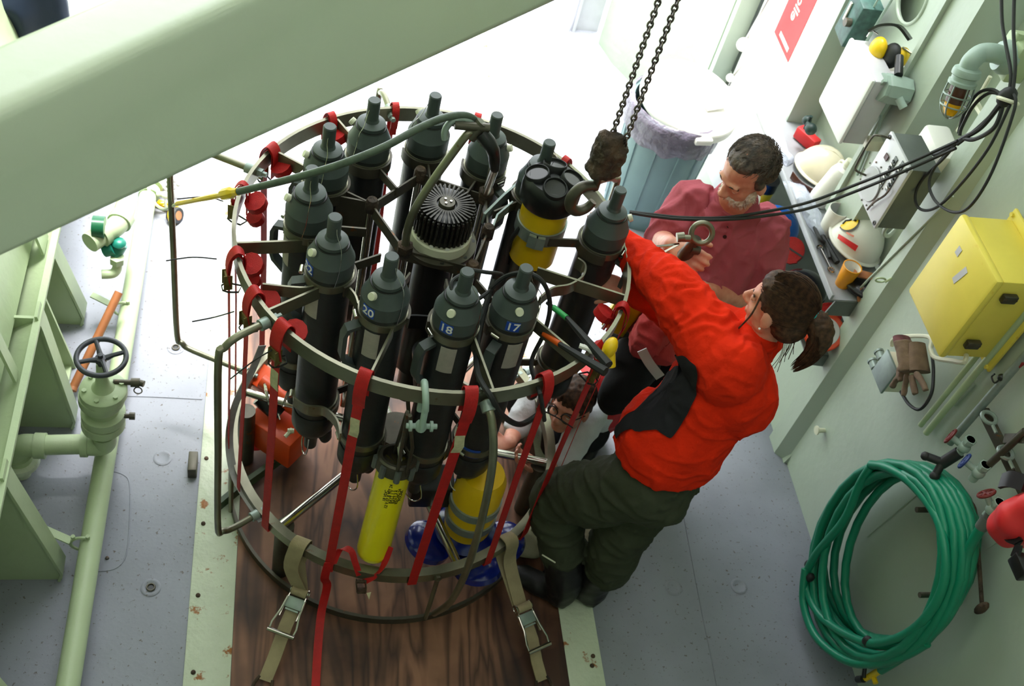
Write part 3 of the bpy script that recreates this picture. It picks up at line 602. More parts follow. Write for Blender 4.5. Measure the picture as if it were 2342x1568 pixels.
for P,r in (([pz(1065,615,1.55),pz(1110,622,1.55),pz(1150,630,1.5),pz(1120,665,1.5),pz(1070,695,1.53),pz(1040,680,1.56),pz(1033,645,1.58),pz(1062,625,1.57)],.006),
 ([pz(1120,660,1.5),pz(1160,630,1.55),pz(1210,625,1.62),pz(1245,650,1.6),pz(1258,700,1.5),pz(1245,760,1.4),pz(1215,830,1.3),pz(1235,900,1.42),pz(1245,960,1.2)],.007),
 ([pz(1130,640,1.5),pz(1105,720,1.45),pz(1090,800,1.4),pz(1095,860,1.44),pz(1125,910,1.45),pz(1150,950,1.3),pz(1190,970,1.2),pz(1235,945,1.2)],.009)):
    b=B(); b.tube(smooth_pts(P,6),r,8); single('sensor_cable',{.006:'thin black cable looped round the neck of the second numbered bottle from the right',.007:'black cable arching over the rightmost numbered bottle',.009:'thick black cable hanging down between the two rightmost numbered bottles over the ring'}[r],'cable',b,'rubber')
# probe cable ends with coloured sleeves
for (c0,c1,c2,col,lab) in ((pz(1262,700,1.42),pz(1298,728,1.44),pz(1392,835,1.47),mat('bright_green_sleeve',(40,160,80),.5),'black probe lead with a green sleeve lying across the right of the ring'),(pz(1240,760,1.40),pz(1282,788,1.43),pz(1385,850,1.47),mat('bright_orange_sleeve',(226,96,24),.5),'black probe lead with an orange sleeve lying across the right of the ring')):
    t=thing('probe_lead',lab,'cable',c1); b=B(); d=(c1-c0); b.tube([c0-d*.3,c1,c1.lerp(c2,.3),c2],[.006,.008,.011,.015],8); part('lead',b,'rubber',t); b=B(); b.tube([c0+d*.1,c0+d*.95],.0095,10); part('sleeve',b,col,t)
b=B(); c=pz(1395,795,1.46); b.ball(c,(.022,.03,.035),16,(.3,.5,1)); b.cyl(c,c+V((.01,-.03,-.05)),.016,12); o=single('yellow_float','small yellow plastic knob on the right of the upper ring','knob',b,'yellow')
b=B(); b.tube(smooth_pts([pz(1325,790,1.45),pz(1345,797,1.45),pz(1365,805,1.45),pz(1372,812,1.44)],3),[.008]*4+[.012]*4+[.017]*2,8); single('white_lever','white plastic lever under the probe leads','lever',b,'white')
# ================================================================== red lashing straps
def strap(aT,aB,label,w=.026,roll=0,buckle=0,tagc=None,lines=1,rin=0,tail=None,knot=0,wr=1.0,top=1.0):
    t=thing('red_strap',label,'strap',rp(aB,RR,.33),'red straps lashed between the rings')
    for k in range(lines):
        da=(k-(lines-1)/2)*1.1; wk=w if lines==1 else w*.45
        e=rp(aT,1,0)-rp(aT,0,0); tang=V((-e.y,e.x,0)); a1=aT+da; a2=aB+da*.8
        r=RR+.006
        P=[rp(a1,RR-.022,1.33),rp(a1,RR-.020,1.43),rp(a1,RR-.006,1.448),rp(a1,r+.004,1.43),rp(a1,r+.012,1.36),rp((a1+a2)/2,r+.004,.9),rp(a2,r+.003,.40),rp(a2,r+.003,.34),rp(a2,RR-.02,.328)]
        b=B(); b.ribbon(P,tang,wk,.0022); part('webbing',b,'red',t)
        if k==0 and top: b=B(); b.ribbon(smooth_pts([rp(aT,RR-.026,1.36),rp(aT,RR-.028,1.43),rp(aT,RR-.006,1.458),rp(aT,RR+.016,1.432),rp(aT,RR+.024,1.38),rp(aT,RR+.016,1.32)],5),tang,w*wr,.003); part('top_loop',b,'red',t)
    e=rp(aT,1,0)-rp(aT,0,0); tang=V((-e.y,e.x,0))
    for j in range(roll):
        c=rp(aT,RR-.05,1.385-.065*j) ; ax=(tang*.25+e*.25+V((0,0,1))*.75) ; R=.036-.008*j
        b=B(); N=26 
        x,y,d=frame(ax); P=[c+x*(R*(.25+.75*i/(N*3))*math.cos(i*2*PI/12))+y*(R*(.25+.75*i/(N*3))*math.sin(i*2*PI/12)) for i in range(N*3)]
        b.ribbon(P,d,.026,.003); o=part('strap_roll',b,'red',t)
        b=B(); b.cyl(c-d*.012,c+d*.0125,R*.92,20); part('roll_core',b,'red',o)
    if buckle:
        c=rp(aT,RR+.022,1.335); rot=Matrix((tuple(tang),tuple(e),(0,0,1))).transposed()
        b=B()
        for s in (-1,1): b.box(c+tang*(.015*s),(.003,.026,.06),rot,bev=.001)
        b.box(c+e*.004+V((0,0,.012)),(.028,.006,.03),rot); b.cyl(c-tang*.018+V((0,0,-.018)),c+tang*.018+V((0,0,-.018)),.006,10); o=part('cam_buckle',b,mat('dirty_buckle',(128,112,62),.4,.5,var=.4,scale=50),t)
        b=B(); b.ribbon([c+tang*.02+V((0,0,-.035)),c-e*.03+tang*.02+V((0,0,-.04)),c-e*.045-tang*.005+V((0,0,-.04)),c-tang*.02+V((0,0,-.035)),c+e*.015-tang*.01+V((0,0,-.035)),c+e*.015+tang*.01+V((0,0,-.035))],(0,0,1),.006,.003,closed=True); part('black_tie',b,'rubber',o)
    if tagc:
        c=rp(aT*.85+aB*.15,RR+.012,1.22); b=B(); b.ribbon([c+V((0,0,.075)),c+e*.006+V((0,0,.03)),c+e*.010+tang*.004+V((0,0,-.01)),c+e*.003+V((0,0,-.05))],tang,w*.95,.0015); part('care_tag',b,tagc,t)
    if tail:
        b=B(); b.tube(smooth_pts(tail,6),.0022,5); part('zip_tie_tail',b,'rubber',t)
    return t
tagw=mat('dirty_tag',(206,198,160),.7,var=.25,scale=50)
strap(-138.5,-139.4,'wide red strap with rolled end and white label on the left front of the ring',w=.034,roll=1,buckle=1,tagc=tagw,tail=[pz(622,800,1.36),pz(580,825,1.3),pz(527,866,1.25)],wr=1.3)
strap(-152,-156,'red strap pair at the left of the ring, second from the wide left-front strap',w=.030,roll=1,buckle=1,lines=2,tail=[pz(535,712,1.38),pz(490,725,1.3),pz(440,735,1.25)],wr=1.2)
strap(-167,-168.7,'thin red strap with long black tie end at the leftmost point of the ring',w=.022,roll=2,buckle=1,lines=3,tail=[pz(495,592,1.38),pz(440,588,1.35),pz(380,596,1.32)],wr=1.5)
strap(166,164,'red strap end rolled into two fat round coils on the left of the ring',w=.016,roll=2,buckle=1,lines=1,tail=[pz(510,460,1.38),pz(470,450,1.35),pz(405,455,1.32)],wr=1.2)
strap(147,144.7,'bright red strap at the upper left of the ring where a flat arm meets it',w=.034,roll=1,buckle=1,wr=1.2)
strap(122,121,'short red strap with rolled end on the back left of the ring',w=.026,roll=1)
strap(100,98,'red strap on the back of the ring between two bottle necks',w=.024)
strap(73,72,'red strap on the back right of the ring behind the lifting hook',w=.024)
strap(40,42,'red strap near the neck of the bottle hidden by the black sensor head',w=.024)
strap(-113,-114.3,'red strap on the front of the ring just left of the grey shackle',w=.030,tagc=tagw,wr=1.25)
strap(-85.5,-87.4,'red strap on the front of the ring between the grey shackle and the bent bail',w=.032,tagc=tagw,wr=1.2)
strap(-63.8,-61.1,'red strap on the front right of the ring beside the thick black cable',w=.030,wr=1.1)
strap(-44,-43.8,'bundle of thin red straps slanting in front of the dark trousers',w=.040,lines=4,buckle=1,top=0,tail=[pz(1245,940,1.2),pz(1275,955,1.15),pz(1310,978,1.1)])
strap(-26,-30,'red strap at the right end of the ring by the yellow life vest',w=.026,roll=1,top=1)
# tail of strap that runs off across the plywood
P=[rp(-114.5,RR+.012,.40),rp(-114.8,RR+.02,.30),pz(748,1340,.2),pz(735,1400,.09),pz(727,1480,.04),pz(722,1568,.03),pz(718,1650,.03)]
b=B(); b.ribbon(smooth_pts(P,5),(1,.1,0),.030,.0025); single('red_strap_tail','long red strap tail running from the ring down over the plywood out of the picture','strap',b,'red',angle=60)
# small strap with ratchet around the foot of the yellow cylinder
t=thing('small_ratchet_strap','short red strap with small dirty ratchet holding the foot of the yellow cylinder','strap',rp(-104,RR,.33))
b=B(); b.ribbon(smooth_pts([pz(762,1290,.38),pz(778,1256,.44),pz(802,1258,.46),pz(812,1285,.42),pz(822,1315,.36)],5),(.9,.2,.3),.022,.0025); b.ribbon(smooth_pts([pz(832,1330,.33),pz(862,1312,.38),pz(880,1285,.42),pz(893,1250,.48)],5),(.5,.2,.8),.022,.0025); part('webbing',b,'red',t)
b=B(); c=pz(826,1338,.33)
for s in (-1,1): b.box(c+V((.016*s,0,0)),(.003,.06,.022),Matrix.Rotation(-.5,3,'X'),bev=.001)
b.cyl(c+V((-.018,.012,.006)),c+V((.018,.012,.006)),.007,10); b.box(c+V((0,-.02,0)),(.03,.03,.006),Matrix.Rotation(-.5,3,'X')); part('ratchet',b,'rust',t)
b=B(); b.prism([c+V((.018,-.03,.0)),c+V((.034,-.026,.0)),c+V((.026,-.055,0))],(0,0,.001)); part('paper_tag',b,tagw,t)
# ================================================================== khaki ratchet tie-downs
def tiedown(ang,top,mid,low,end,label,lab2):
    t=thing('ratchet_tie_down',label,'tie-down strap',end,'khaki ratchet tie-downs')
    d=(low-mid).normalized(); e=rp(ang,1,0)-rp(ang,0,0); w=V((-e.y,e.x,0)); w=(w-d*w.dot(d)).normalized(); n=d.cross(w); n=n if n.z>0 else -n
    P=[mid-w*.0+n*-.004,rp(ang,RR+.03,.26),rp(ang,RR+.012,.37),rp(ang,RR-.01,.395),rp(ang,RR-.04,.38),rp(ang,RR-.036,.32)]
    b=B(); b.ribbon(smooth_pts(P,4),w,.056,.004); b.ribbon([rp(ang,RR-.036,.32),rp(ang,RR-.01,.26),mid-n*.014],w,.056,.003); part('upper_webbing',b,'khaki',t)
    rot=Matrix((tuple(w),tuple(d),tuple(n))).transposed(); R=lambda a,bq,c: mid+w*(a*.98)+d*(bq*1.08)+n*c
    b=B()
    for s in (-1,1):
        b.ribbon([R(.031*s,-.01,.004),R(.033*s,.06,.006),R(.033*s,.10,.010)],n,.022,.003); b.torus(R(.033*s,.004,.008),w,.015,.0025,14,6)
    part('ratchet_frame',b,'chrome',t)
    b=B(); b.cyl(R(-.03,.006,.012),R(.03,.006,.012),.016,16); part('webbing_spool',b,'khaki',t)
    b=B(); b.box(R(0,.045,.01),(.066,.042,.009),rot,bev=.002); b.box(R(0,.07,.014),(.05,.006,.004),rot); b.cyl(R(-.036,.03,.01),R(.036,.03,.01),.005,10); part('pawl_plate',b,'galv',t)
    b=B()
    for s in (-1,1): b.tube([R(.034*s,.03,.014),R(.037*s,.08,.022),R(.048*s,.125,.024),R(.046*s,.15,.024)],.004,8)
    b.cyl(R(-.052,.152,.024),R(.052,.152,.024),.0085,12); part('lever_handle',b,'chrome',t)
    b=B(); b.ribbon([R(0,.05,-.002),R(0,.12,-.002),mid.lerp(end,.75),end],w,.048,.004); part('lower_webbing',b,'khaki',t)
    b=B(); 
    for s in (-1,1): b.tube(smooth_pts([end+w*.024*s-d*.01,end+w*.032*s+d*.03,end+w*.012*s+d*.07,end+d*.085],4),.006,8)
    part('hook',b,'rust',t)
tiedown(-126,0,pz(688,1352,.14),pz(640,1460,.09),pz(606,1556,.03),'khaki ratchet tie-down with steel handle left of the long red strap tail','')
tiedown(-51,0,pz(1192,1385,.16),pz(1222,1470,.10),pz(1240,1556,.03),'khaki ratchet tie-down with steel handle in front of the black boots','')
# ================================================================== orange machine and odds inside the left of the frame
c=pz(640,960,.25); t=thing('orange_machine','orange painted winch-like machine standing behind the straps inside the frame at the left','machine',pz(640,980,.03))
Rz=Matrix.Rotation(math.radians(-38),3,'Z')
b=B(); b.box(pz(650,900,.33),(.30,.10,.06),Rz@Matrix.Rotation(.2,3,'X'),bev=.008); b.box(pz(640,985,.17),(.22,.16,.16),Rz,bev=.01); part('orange_housing',b,'pocket',t)
b=B(); b.cyl(pz(600,870,.36),pz(660,915,.34),.03,14); part('orange_arm',b,'pocket',t)
b=B(); b.cyl(pz(595,905,.33),pz(640,945,.28),.04,16); part('black_motor',b,'black',t)
b=B(); b.lathe([(.02,-.01),(.05,-.008),(.05,.008),(.02,.01)],20,pz(590,1005,.12),(.3,-1,.3)); part('red_wheel',b,'signred',t)
b=B(); b.tube([pz(610,860,.36),pz(640,960,.3)],.004,6); b.torus(pz(612,905,.34),(1,.2,.2),.05,.006,16,6,a0=0,a1=PI); part('chrome_rod',b,'chrome',t)
b=B(); b.ribbon([pz(500,1155,.05),pz(545,1118,.05),pz(640,1050,.05),pz(700,1010,.05)],(0,0,1),.05,.02); single('green_angle_bar','dark green angle bar lying across the plywood under the left of the ring','bar',b,mat('dark_green_paint',(60,78,54),.5))
b=B(); c=pz(665,985,.4); b.cyl(c-V((.012,0,.0)),c+V((.012,0,.0)),.009,10); b.cyl(c-V((0,.0,.012)),c+V((0,0,.012)),.006,8); b.cyl(c,c+V((-.02,-.02,-.01)),.008,8); single('white_petcock','small cream drain tap at the foot of the bottle numbered 22','tap',b,'offw')
b=B(); b.ribbon(smooth_pts([pz(600,790,.9),pz(575,850,.8),pz(540,920,.7),pz(525,985,.5),pz(528,1050,.4),pz(545,1105,.35),pz(600,1190,.36)],5),(.8,.5,0),.03,.003); single('grey_webbing','loose light grey webbing hanging inside the left of the frame','strap',b,mat('grey_webbing',(176,172,178),.8,var=.15,scale=40))
# ================================================================== left side: pipes, gate valve, pole, tools
t=thing('deck_pipe','long pale green pipe running along the deck on the left, with clamps','pipe',(-.56,2.5,0))
b=B(); b.cyl((-.575,.9,.10),(-.53,4.35,.10),.039,24); part('pipe_run',b,'hull',t)
for u,v in ((190,1243),(283,707)):
    p=pz(u,v,.10); b=B(); b.torus((p.x,p.y,.10),(0,1,0),.043,.006,20,6); b.cyl((p.x-.03,p.y,.14),(p.x-.03,p.y,.155),.008,6); b.cyl((p.x+.02,p.y,.14),(p.x+.02,p.y,.155),.008,6); b.ribbon([(p.x-.04,p.y,.12),(p.x-.13,p.y+.03,.15)],(0,1,0),.03,.006); part('pipe_clamp',b,'hull',t)
b=B(); b.cyl((-.53,4.02,.10),(-.528,4.12,.10),.058,20); b.cyl((-.53,3.96,.10),(-.53,4.0,.10),.048,20); part('pipe_coupling',b,'hull',t)
b=B(); b.cyl((-.49,3.96,.12),(-.46,3.95,.13),.012,10); b.ball((-.455,3.945,.13),.018); b.cyl((-.455,3.93,.11),(-.45,3.92,.06),.006,8); part('drain_cock',b,'offw',t)
# gate valve
vx,vy=-.54,2.505
t=thing('gate_valve','pale green gate valve with a black handwheel above the deck pipe','valve',(vx,vy,0))
b=B(); c=(vx+.008,vy,0); b.torus((vx+.015,vy,.70),(0,0,1),.081,.0095,36,10); part('handwheel_rim',b,'iron',t)
for k in range(4):
    a=math.radians(20+90*k); e=V((math.cos(a),math.sin(a),0)); b=B(); b.tube([V((vx+.015,vy,.69))+e*.015,V((vx+.015,vy,.697))+e*.04,V((vx+.015,vy,.70))+e*.078],[.011,.008,.008],8); part('wheel_spoke',b,'iron',t)
b=B(); b.lathe([(0,.715),(.008,.714),(.009,.70),(.018,.698),(.02,.68),(.012,.67),(.012,.6),(0,.6)],16,(vx+.012,vy,0)); part('stem_nut',b,'iron',t)
b=B(); b.lathe([(0,.66),(.014,.66),(.018,.6),(.022,.58),(.026,.55),(.04,.53),(.075,.525),(.082,.52),(.082,.492),(.076,.488),(0,.49)],28,c,sx=1); part('bonnet',b,'hull',t)
for k in range(6):
    a=2*PI*k/6+.3; b=B(); b.bolt((vx+.008+.064*math.cos(a),vy+.064*math.sin(a),.524),(0,0,1),.009,.012); part('flange_bolt',b,'hull',t)
b=B(); b.lathe([(0,.49),(.078,.488),(.08,.455),(.07,.435),(.055,.42),(.058,.395),(.078,.388),(.078,.35),(.0,.35)],28,(vx-.002,vy,0)); part('valve_body',b,'hull',t)
b=B(); b.lathe([(0,.35),(.076,.345),(.078,.31),(.0,.31)],28,(vx-.006,vy-.005,0)); b.lathe([(.048,.31),(.048,.27),(.042,.26),(.042,.22)],20,(vx-.008,vy-.008,0)); part('lower_flange',b,'hull',t)
for s in (-1,1):
    b=B(); b.bolt((vx-.006+s*.04,vy-.045,.345),(0,0,1),.008,.014); part('flange_bolt',b,'hull',t)
e1=V((vx-.008,vy-.012,.19)); e2=V((-.83,2.48,.19))
b=B(); b.tube(smooth_pts([e1+V((0,0,.07)),e1+V((0,0,.02)),e1+V((-.02,0,-.0)),e1+V((-.08,0,0))],5),.044,20); b.cyl(e1+V((-.06,0,0)),e1+V((-.085,0,0)),.051,20); part('pipe_elbow',b,'hull',t)
b=B(); b.cyl(e1+V((-.05,0,0)),e2,.038,20); part('cross_pipe',b,'hull',t)
b=B(); b.cyl(e2+V((.075,0,0)),e2+V((.035,0,0)),.049,20); b.tube(smooth_pts([e2+V((.05,0,0)),e2,e2+V((-.03,0,-.02)),e2+V((-.035,0,-.07)),e2+V((-.03,0,-.1))],5),.043,20); b.cyl(e2+V((-.03,0,-.06)),e2+V((-.03,0,-.09)),.05,20); part('pipe_elbow',b,'hull',t)
b=B(); q=e2+V((-.03,0,0)); b.lathe([(0,.105),(.072,.105),(.074,.085),(0,.085)],24,(q.x,q.y,0)); b.lathe([(.032,.085),(.032,.0)],20,(q.x,q.y,0)); part('deck_flange',b,'plate',t)
b=B(); p=V((-.47,2.53,.53)); b.cyl(p+V((-.03,0,0)),p+V((.03,0,0)),.010,10); b.cyl(p+V((.03,0,0)),p+V((.06,0,0)),.017,12); b.cyl(p+V((.06,0,0)),p+V((.075,-.005,0)),.012,10); b.torus(p+V((.055,-.02,-.02)),(.2,0,1),.014,.0025,14,6); part('drain_fitting',b,'dsteel',t)
b=B(); p=V((-.45,2.49,.38)); b.cyl(p-V((.03,0,0)),p,.009,8); b.cyl(p,p+V((.02,0,0)),.014,8); part('small_plug',b,'dsteel',t)
b=B(); b.cyl(pz(168,885,.05),pz(272,668,.28),.017,14); b.cyl(pz(168,885,.05),pz(165,893,.045),.018,14); single('wooden_pole','orange-brown round wooden pole leaning beside the deck pipe','pole',b,'wood')
# upper pipes and green valve
t=thing('green_valve_pipe','pale green elbow pipes with a teal valve behind the beam edge on the left','pipe',pz(255,600,.2))
b=B(); b.tube(smooth_pts([pz(205,555,.45),pz(235,535,.45),pz(262,520,.45),pz(278,500,.45),pz(288,470,.45)],5),.042,18); b.cyl(pz(240,532,.45),pz(228,540,.45),.05,18); b.cyl(pz(272,510,.45),pz(281,495,.45),.05,18); part('pipe_elbow',b,'hull',t)
b=B(); b.tube(smooth_pts([pz(232,627,.3),pz(258,625,.3),pz(268,612,.32),pz(268,590,.36)],5),.02,14); b.cyl(pz(268,600,.34),pz(268,588,.37),.03,6); part('lower_elbow',b,'hull',t)
b=B(); b.cyl(pz(258,580,.36),pz(272,555,.4),.038,16); b.cyl(pz(240,572,.38),pz(262,566,.4),.03,12); b.ball(pz(272,556,.42),(.03,.03,.02)); part('teal_valve',b,'tgreen',t)
b=B(); b.cyl(pz(212,518,.5),pz(240,520,.5),.045,16); part('dark_green_valve',b,mat('dark_green_enamel',(20,92,60),.3),t)
# lamp puck, tape, small gear
c=pz(395,440,0); t=thing('deck_tie_down_pot','round grey deck fitting with spoked metal top beside the long pipe','deck fitting',c)
b=B(); b.lathe([(0,0),(.05,0),(.05,.05),(.047,.054),(.04,.05),(0,.048)],28,c); part('pot',b,'lgrey',t)
b=B(); 
for k in range(5): a=2*PI*k/5; b.ball(c+V((.027*math.cos(a),.027*math.sin(a),.052)),(.010,.010,.006),8)
b.ball(c+V((0,0,.052)),(.012,.012,.006),8); part('metal_insert',b,'chrome',t)
c=pz(400,492,.03); t=thing('tape_measure','yellow and black tape measure lying on the deck by the ring','tape measure',c)
b=B(); b.lathe([(0,-.022),(.04,-.022),(.044,-.015),(.044,.015),(.04,.022),(0,.022)],24,c,(.8,-.4,.35),sx=1,sy=.85); part('black_case',b,'black',t)
b=B(); b.torus(c,(.8,-.4,.35),.042,.008,24,8); part('yellow_rim',b,'yellow',t)
b=B(); b.lathe([(0,.023),(.022,.023),(.023,.02)],16,c,(.8,-.4,.35)); part('brown_label',b,'wood',t)
b=B(); b.box(pz(372,468,.02),(.07,.03,.03),Matrix.Rotation(-.5,3,'Z'),bev=.01); b.tube(smooth_pts([pz(345,478,.01),pz(360,466,.05),pz(385,466,.05),pz(402,478,.02)],4),.008,8); single('hand_tool','yellow and black hand tool behind the tape measure','tool',b,'yellow')
b=B()
for k in range(4): b.tube([pz(352+k*5,452-k*3,.01),pz(362+k*5,440-k*3,.01)],.004,6)
single('orange_pins','small orange pins on the deck beside the grey deck fitting','pins',b,'pocket')
# ================================================================== shelves on the right wall
t=thing('tool_shelf','long grey metal shelf with a raised lip, upper of the two on the right wall','shelf',(2.33,3.3,.93))
b=B(); b.box((2.34,3.32,.945),(.26,1.16,.006)); part('shelf_board',b,'gshelf',t)
b=B(); b.box((2.205,3.32,.958),(.012,1.16,.03),bev=.002); part('front_lip',b,'gshelf',t)
b=B(); b.hexa([(2.21,2.735,.86),(2.45,2.735,.86),(2.45,2.741,.86),(2.21,2.741,.86),(2.225,2.735,.945),(2.45,2.735,.945),(2.45,2.741,.945),(2.225,2.741,.945)]); part('end_plate',b,'dgrey',t)
t=thing('lower_shelf','grey metal shelf below the long lipped one, mostly hidden behind the people','shelf',(2.35,3.3,.62))
b=B(); b.box((2.34,3.28,.64),(.24,1.14,.006)); part('shelf_board',b,'dgrey',t)
b=B(); b.hexa([(2.225,2.705,.585),(2.39,2.705,.565),(2.39,2.711,.565),(2.225,2.711,.585),(2.205,2.705,.63),(2.42,2.705,.645),(2.42,2.711,.645),(2.205,2.711,.63)]); part('end_plate',b,'dgrey',t)
SH=.948; LS=.643
def onsh(u,v,h,base=SH): p=pz(u,v,base+h); return V((p.x,p.y,base))
# cream helmet, white helmet
def helmet(c,rx,ry,h,ax,m,nm,lab,brim=.02,dirr=0):
    t=thing(nm,lab,'helmet',c); R=Matrix.Rotation(dirr,4,'Z'); L=Matrix.Translation(c)@R@ax
    b=B(); b.lathe([(rx*1.08,0),(rx*1.1,.006),(rx*1.0,.012)]+[(rx*math.cos(q*PI/24),h*math.sin(q*PI/24)) for q in range(2,13)],36,sy=ry/rx); b.xf(L); part('shell',b,m,t)
    b=B(); b.lathe([(rx*1.0,.0),(rx*.95,.004),(rx*.9,h*.3),(0,h*.35)],28,sy=ry/rx); b.xf(L); part('liner',b,'black',t)
    b=B(); b.lathe([(rx*1.0,0),(rx*1.28,-.004),(rx*1.28,.002),(rx*1.0,.012)],20,a0=-.75,a1=.75,sy=ry/rx); b.xf(L); part('peak',b,m,t)
    b=B(); b.ribbon([(rx*math.cos(q),0,h*math.sin(q)) for q in (.9,1.2,PI/2,PI-1.2,PI-.9)],(0,1,0),.02,.006); b.xf(L); part('crown_ridge',b,m,t)
    return t,L
c=pz(1872,392,SH+.012); helmet(c,.098,.112,.13,Matrix.Rotation(-.15,4,'Y'),'tan','cream_helmet','cream coloured hard hat on the upper shelf below the white cabinet',dirr=2.6)
b=B(); b.ribbon(smooth_pts([c+V((-.15,-.05,.01)),c+V((-.13,-.12,.015)),c+V((-.06,-.17,.01)),c+V((0,-.16,.01))],4),(0,0,1),.035,.003); single('dark_webbing','dark brown strap ends lying under the cream hard hat','strap',b,'brown')
HX,HY,HZ=.103,.115,.140
c=pz(1953,560,SH+.035); t,L=helmet(c,HX,HY,HZ,Matrix.Rotation(-.12,4,'Y')@Matrix.Rotation(.1,4,'X'),'white','white_helmet','white hard hat with yellow round sticker and orange-red stripes on the upper shelf',dirr=2.2)
def onhelm(p,R):   # plaque lying on the shell: direction p from the centre
    p=V(p).normalized(); return L@(V((p.x*.115,p.y*.128,.02+p.z*.122))), (L.to_3x3()@V((p.x/.115,p.y/.128,p.z/.122))).normalized()
Li=L.inverted()
def patch(u,v,a,bq,rot,m,nm,thick=.0015,lift=.001):
    # small patch placed on the shell where that pixel of the photograph sees it
    r=(ray(u,v)).normalized(); o=Li@O; d=(Li.to_3x3()@r).normalized(); S=V((1/HX,1/HY,1/HZ))
    oo=V((o.x*S.x,o.y*S.y,(o.z)*S.z)); dd=V((d.x*S.x,d.y*S.y,d.z*S.z)); A=dd.dot(dd); Bq=2*oo.dot(dd); Cc=oo.dot(oo)-1; D=Bq*Bq-4*A*Cc
    if D<0: print('MISS',u,v); return None
    k=(-Bq-math.sqrt(D))/(2*A); P=o+d*k; n=V((P.x*S.x*S.x,P.y*S.y*S.y,P.z*S.z*S.z)).normalized(); x,y,_=frame(n); x2=x*math.cos(rot)+y*math.sin(rot); y2=n.cross(x2)
    b=B(); rows=[]
    def onS(q):
        q=V(q); s=math.sqrt((q.x*S.x)**2+(q.y*S.y)**2+(q.z*S.z)**2); return q*((1.0+.012)/s)
    if nm=='round_sticker':
        cc=[b.b.verts.new(L@onS(P+x2*(a*math.cos(2*PI*i/24))+y2*(a*math.sin(2*PI*i/24)))) for i in range(24)]; b.b.faces.new(cc)
    else:
        nx=8; g=[[b.b.verts.new(L@onS(P+x2*(a*(i/nx-.5))+y2*(bq*(j-.5)))) for j in (0,1)] for i in range(nx+1)]
        for i in range(nx): b.b.faces.new((g[i][0],g[i+1][0],g[i+1][1],g[i][1]))
    return part(nm,b,m,t),P
def on_shell(u,v,k):
    r=ray(u,v).normalized(); o=Li@O; d=(Li.to_3x3()@r).normalized(); S=V((1/HX,1/HY,1/HZ)); m=lambda q:V((q.x*S.x,q.y*S.y,q.z*S.z))
    oo=m(o); dd=m(d); A=dd.dot(dd); Bq=oo.dot(dd); D=Bq*Bq-A*(oo.dot(oo)-1); q=o+d*((-Bq-math.sqrt(max(0,D)))/A)
    return L@(q*(k/max(1e-6,m(q).length)))
def decal(P,k,m,nm):   # printed patch lying on the shell, four corners
    b=B(); n=8; g=[[b.b.verts.new(on_shell(*((1-j)*((1-i/n)*P[0][c]+i/n*P[1][c])+j*((1-i/n)*P[3][c]+i/n*P[2][c]) for c in (0,1)),k)) for j in (0,.5,1)] for i in range(n+1)]
    for i in range(n):
        for j in (0,1): b.b.faces.new((g[i][j],g[i+1][j],g[i+1][j+1],g[i][j+1]))
    return part(nm,b,m,t)
decal([(1919,535),(1963,562),(1956,574),(1916,545)],1.025,'signred','red_stripe')
decal([(1992,574),(2005,572),(2002,583),(1990,584)],1.025,'signred','red_stripe')
decal([(1936,530),(1954,539),(1952,543),(1935,534)],1.02,mat('salmon_print',(220,130,110),.5),'small_print')
for ra,rb,k,m in ((24,17,1.03,'black'),(21,14.5,1.04,'yellow')):
    b=B(); rows=[[b.b.verts.new(on_shell(1943+f*(ra*math.cos(q)*.9+rb*math.sin(q)*.44),511+f*(-ra*math.cos(q)*.44+rb*math.sin(q)*.9),k)) for q in [2*PI*i/28 for i in range(28)]] for f in (1,.5,.04)]
    for A_,B_ in zip(rows,rows[1:]): b._bridge(A_,B_)
    b.b.faces.new(rows[-1]); part('round_sticker',b,m,t)
b=B(); b.tube([on_shell(u,v,1.05) for u,v in ((1929,514),(1936,507),(1945,506),(1952,503),(1957,508))],.004,6); part('sticker_figure',b,'black',t)
# cup, mug, jug
def cup(c,r0,r1,h,m,mi,nm,lab,tilt=None,handle=0):
    t=thing(nm,lab,'cup',c); T=Matrix.Translation(c)@(tilt or Matrix.Identity(4))
    b=B(); b.lathe([(0,0),(r0,0),(r1,h),(r1-.003,h+.001),(r0-.004,.005),(0,.005)],28); b.xf(T); part('cup_body',b,m,t)
    b=B(); b.lathe([(0,.007),(r0-.0045,.007),(r1-.0038,h-.004)],28); b.xf(T); part('cup_inside',b,mi,t)
    if handle: b=B(); b.torus((r1+.006,0,h*.5),(0,1,0),.024,.005,16,8,a0=-PI/2,a1=PI/2,xdir=(1,0,0)); b.xf(T@Matrix.Rotation(.6,4,'Z')); part('handle',b,m,t)
    return t
cup(onsh(1925,650,.0)+V((.0,-.0,0)),.028,.039,.105,mat('orange_cup_plastic',(238,158,30),.35),'white','orange_cup','orange tumbler with white inside at the near end of the upper shelf')
cup(onsh(1896,530,.0)+V((-.01,0,0)),.040,.044,.13,'white','lgrey','white_mug','plain white mug on the upper shelf behind the white hard hat',handle=1)
p=onsh(1868,462,0)+V((0,0,0)); t=thing('white_jug','frosted white plastic bottle leaning on the upper shelf beside the cream hard hat','bottle',p)
T=Matrix.Translation(p+V((0,0,.0)))@Matrix.Rotation(.22,4,'Y')
b=B(); b.lathe([(0,.0),(.045,.004),(.048,.03),(.048,.17),(.04,.195),(.022,.205),(.02,.22),(0,.22)],28); b.xf(T); part('bottle_body',b,'white',t)
b=B(); b.lathe([(0,.245),(.022,.244),(.024,.22),(.02,.215)],20); b.torus((.0,.035,.19),(1,0,0),.018,.006,14,8); b.xf(T); part('screw_cap',b,'offw',t)
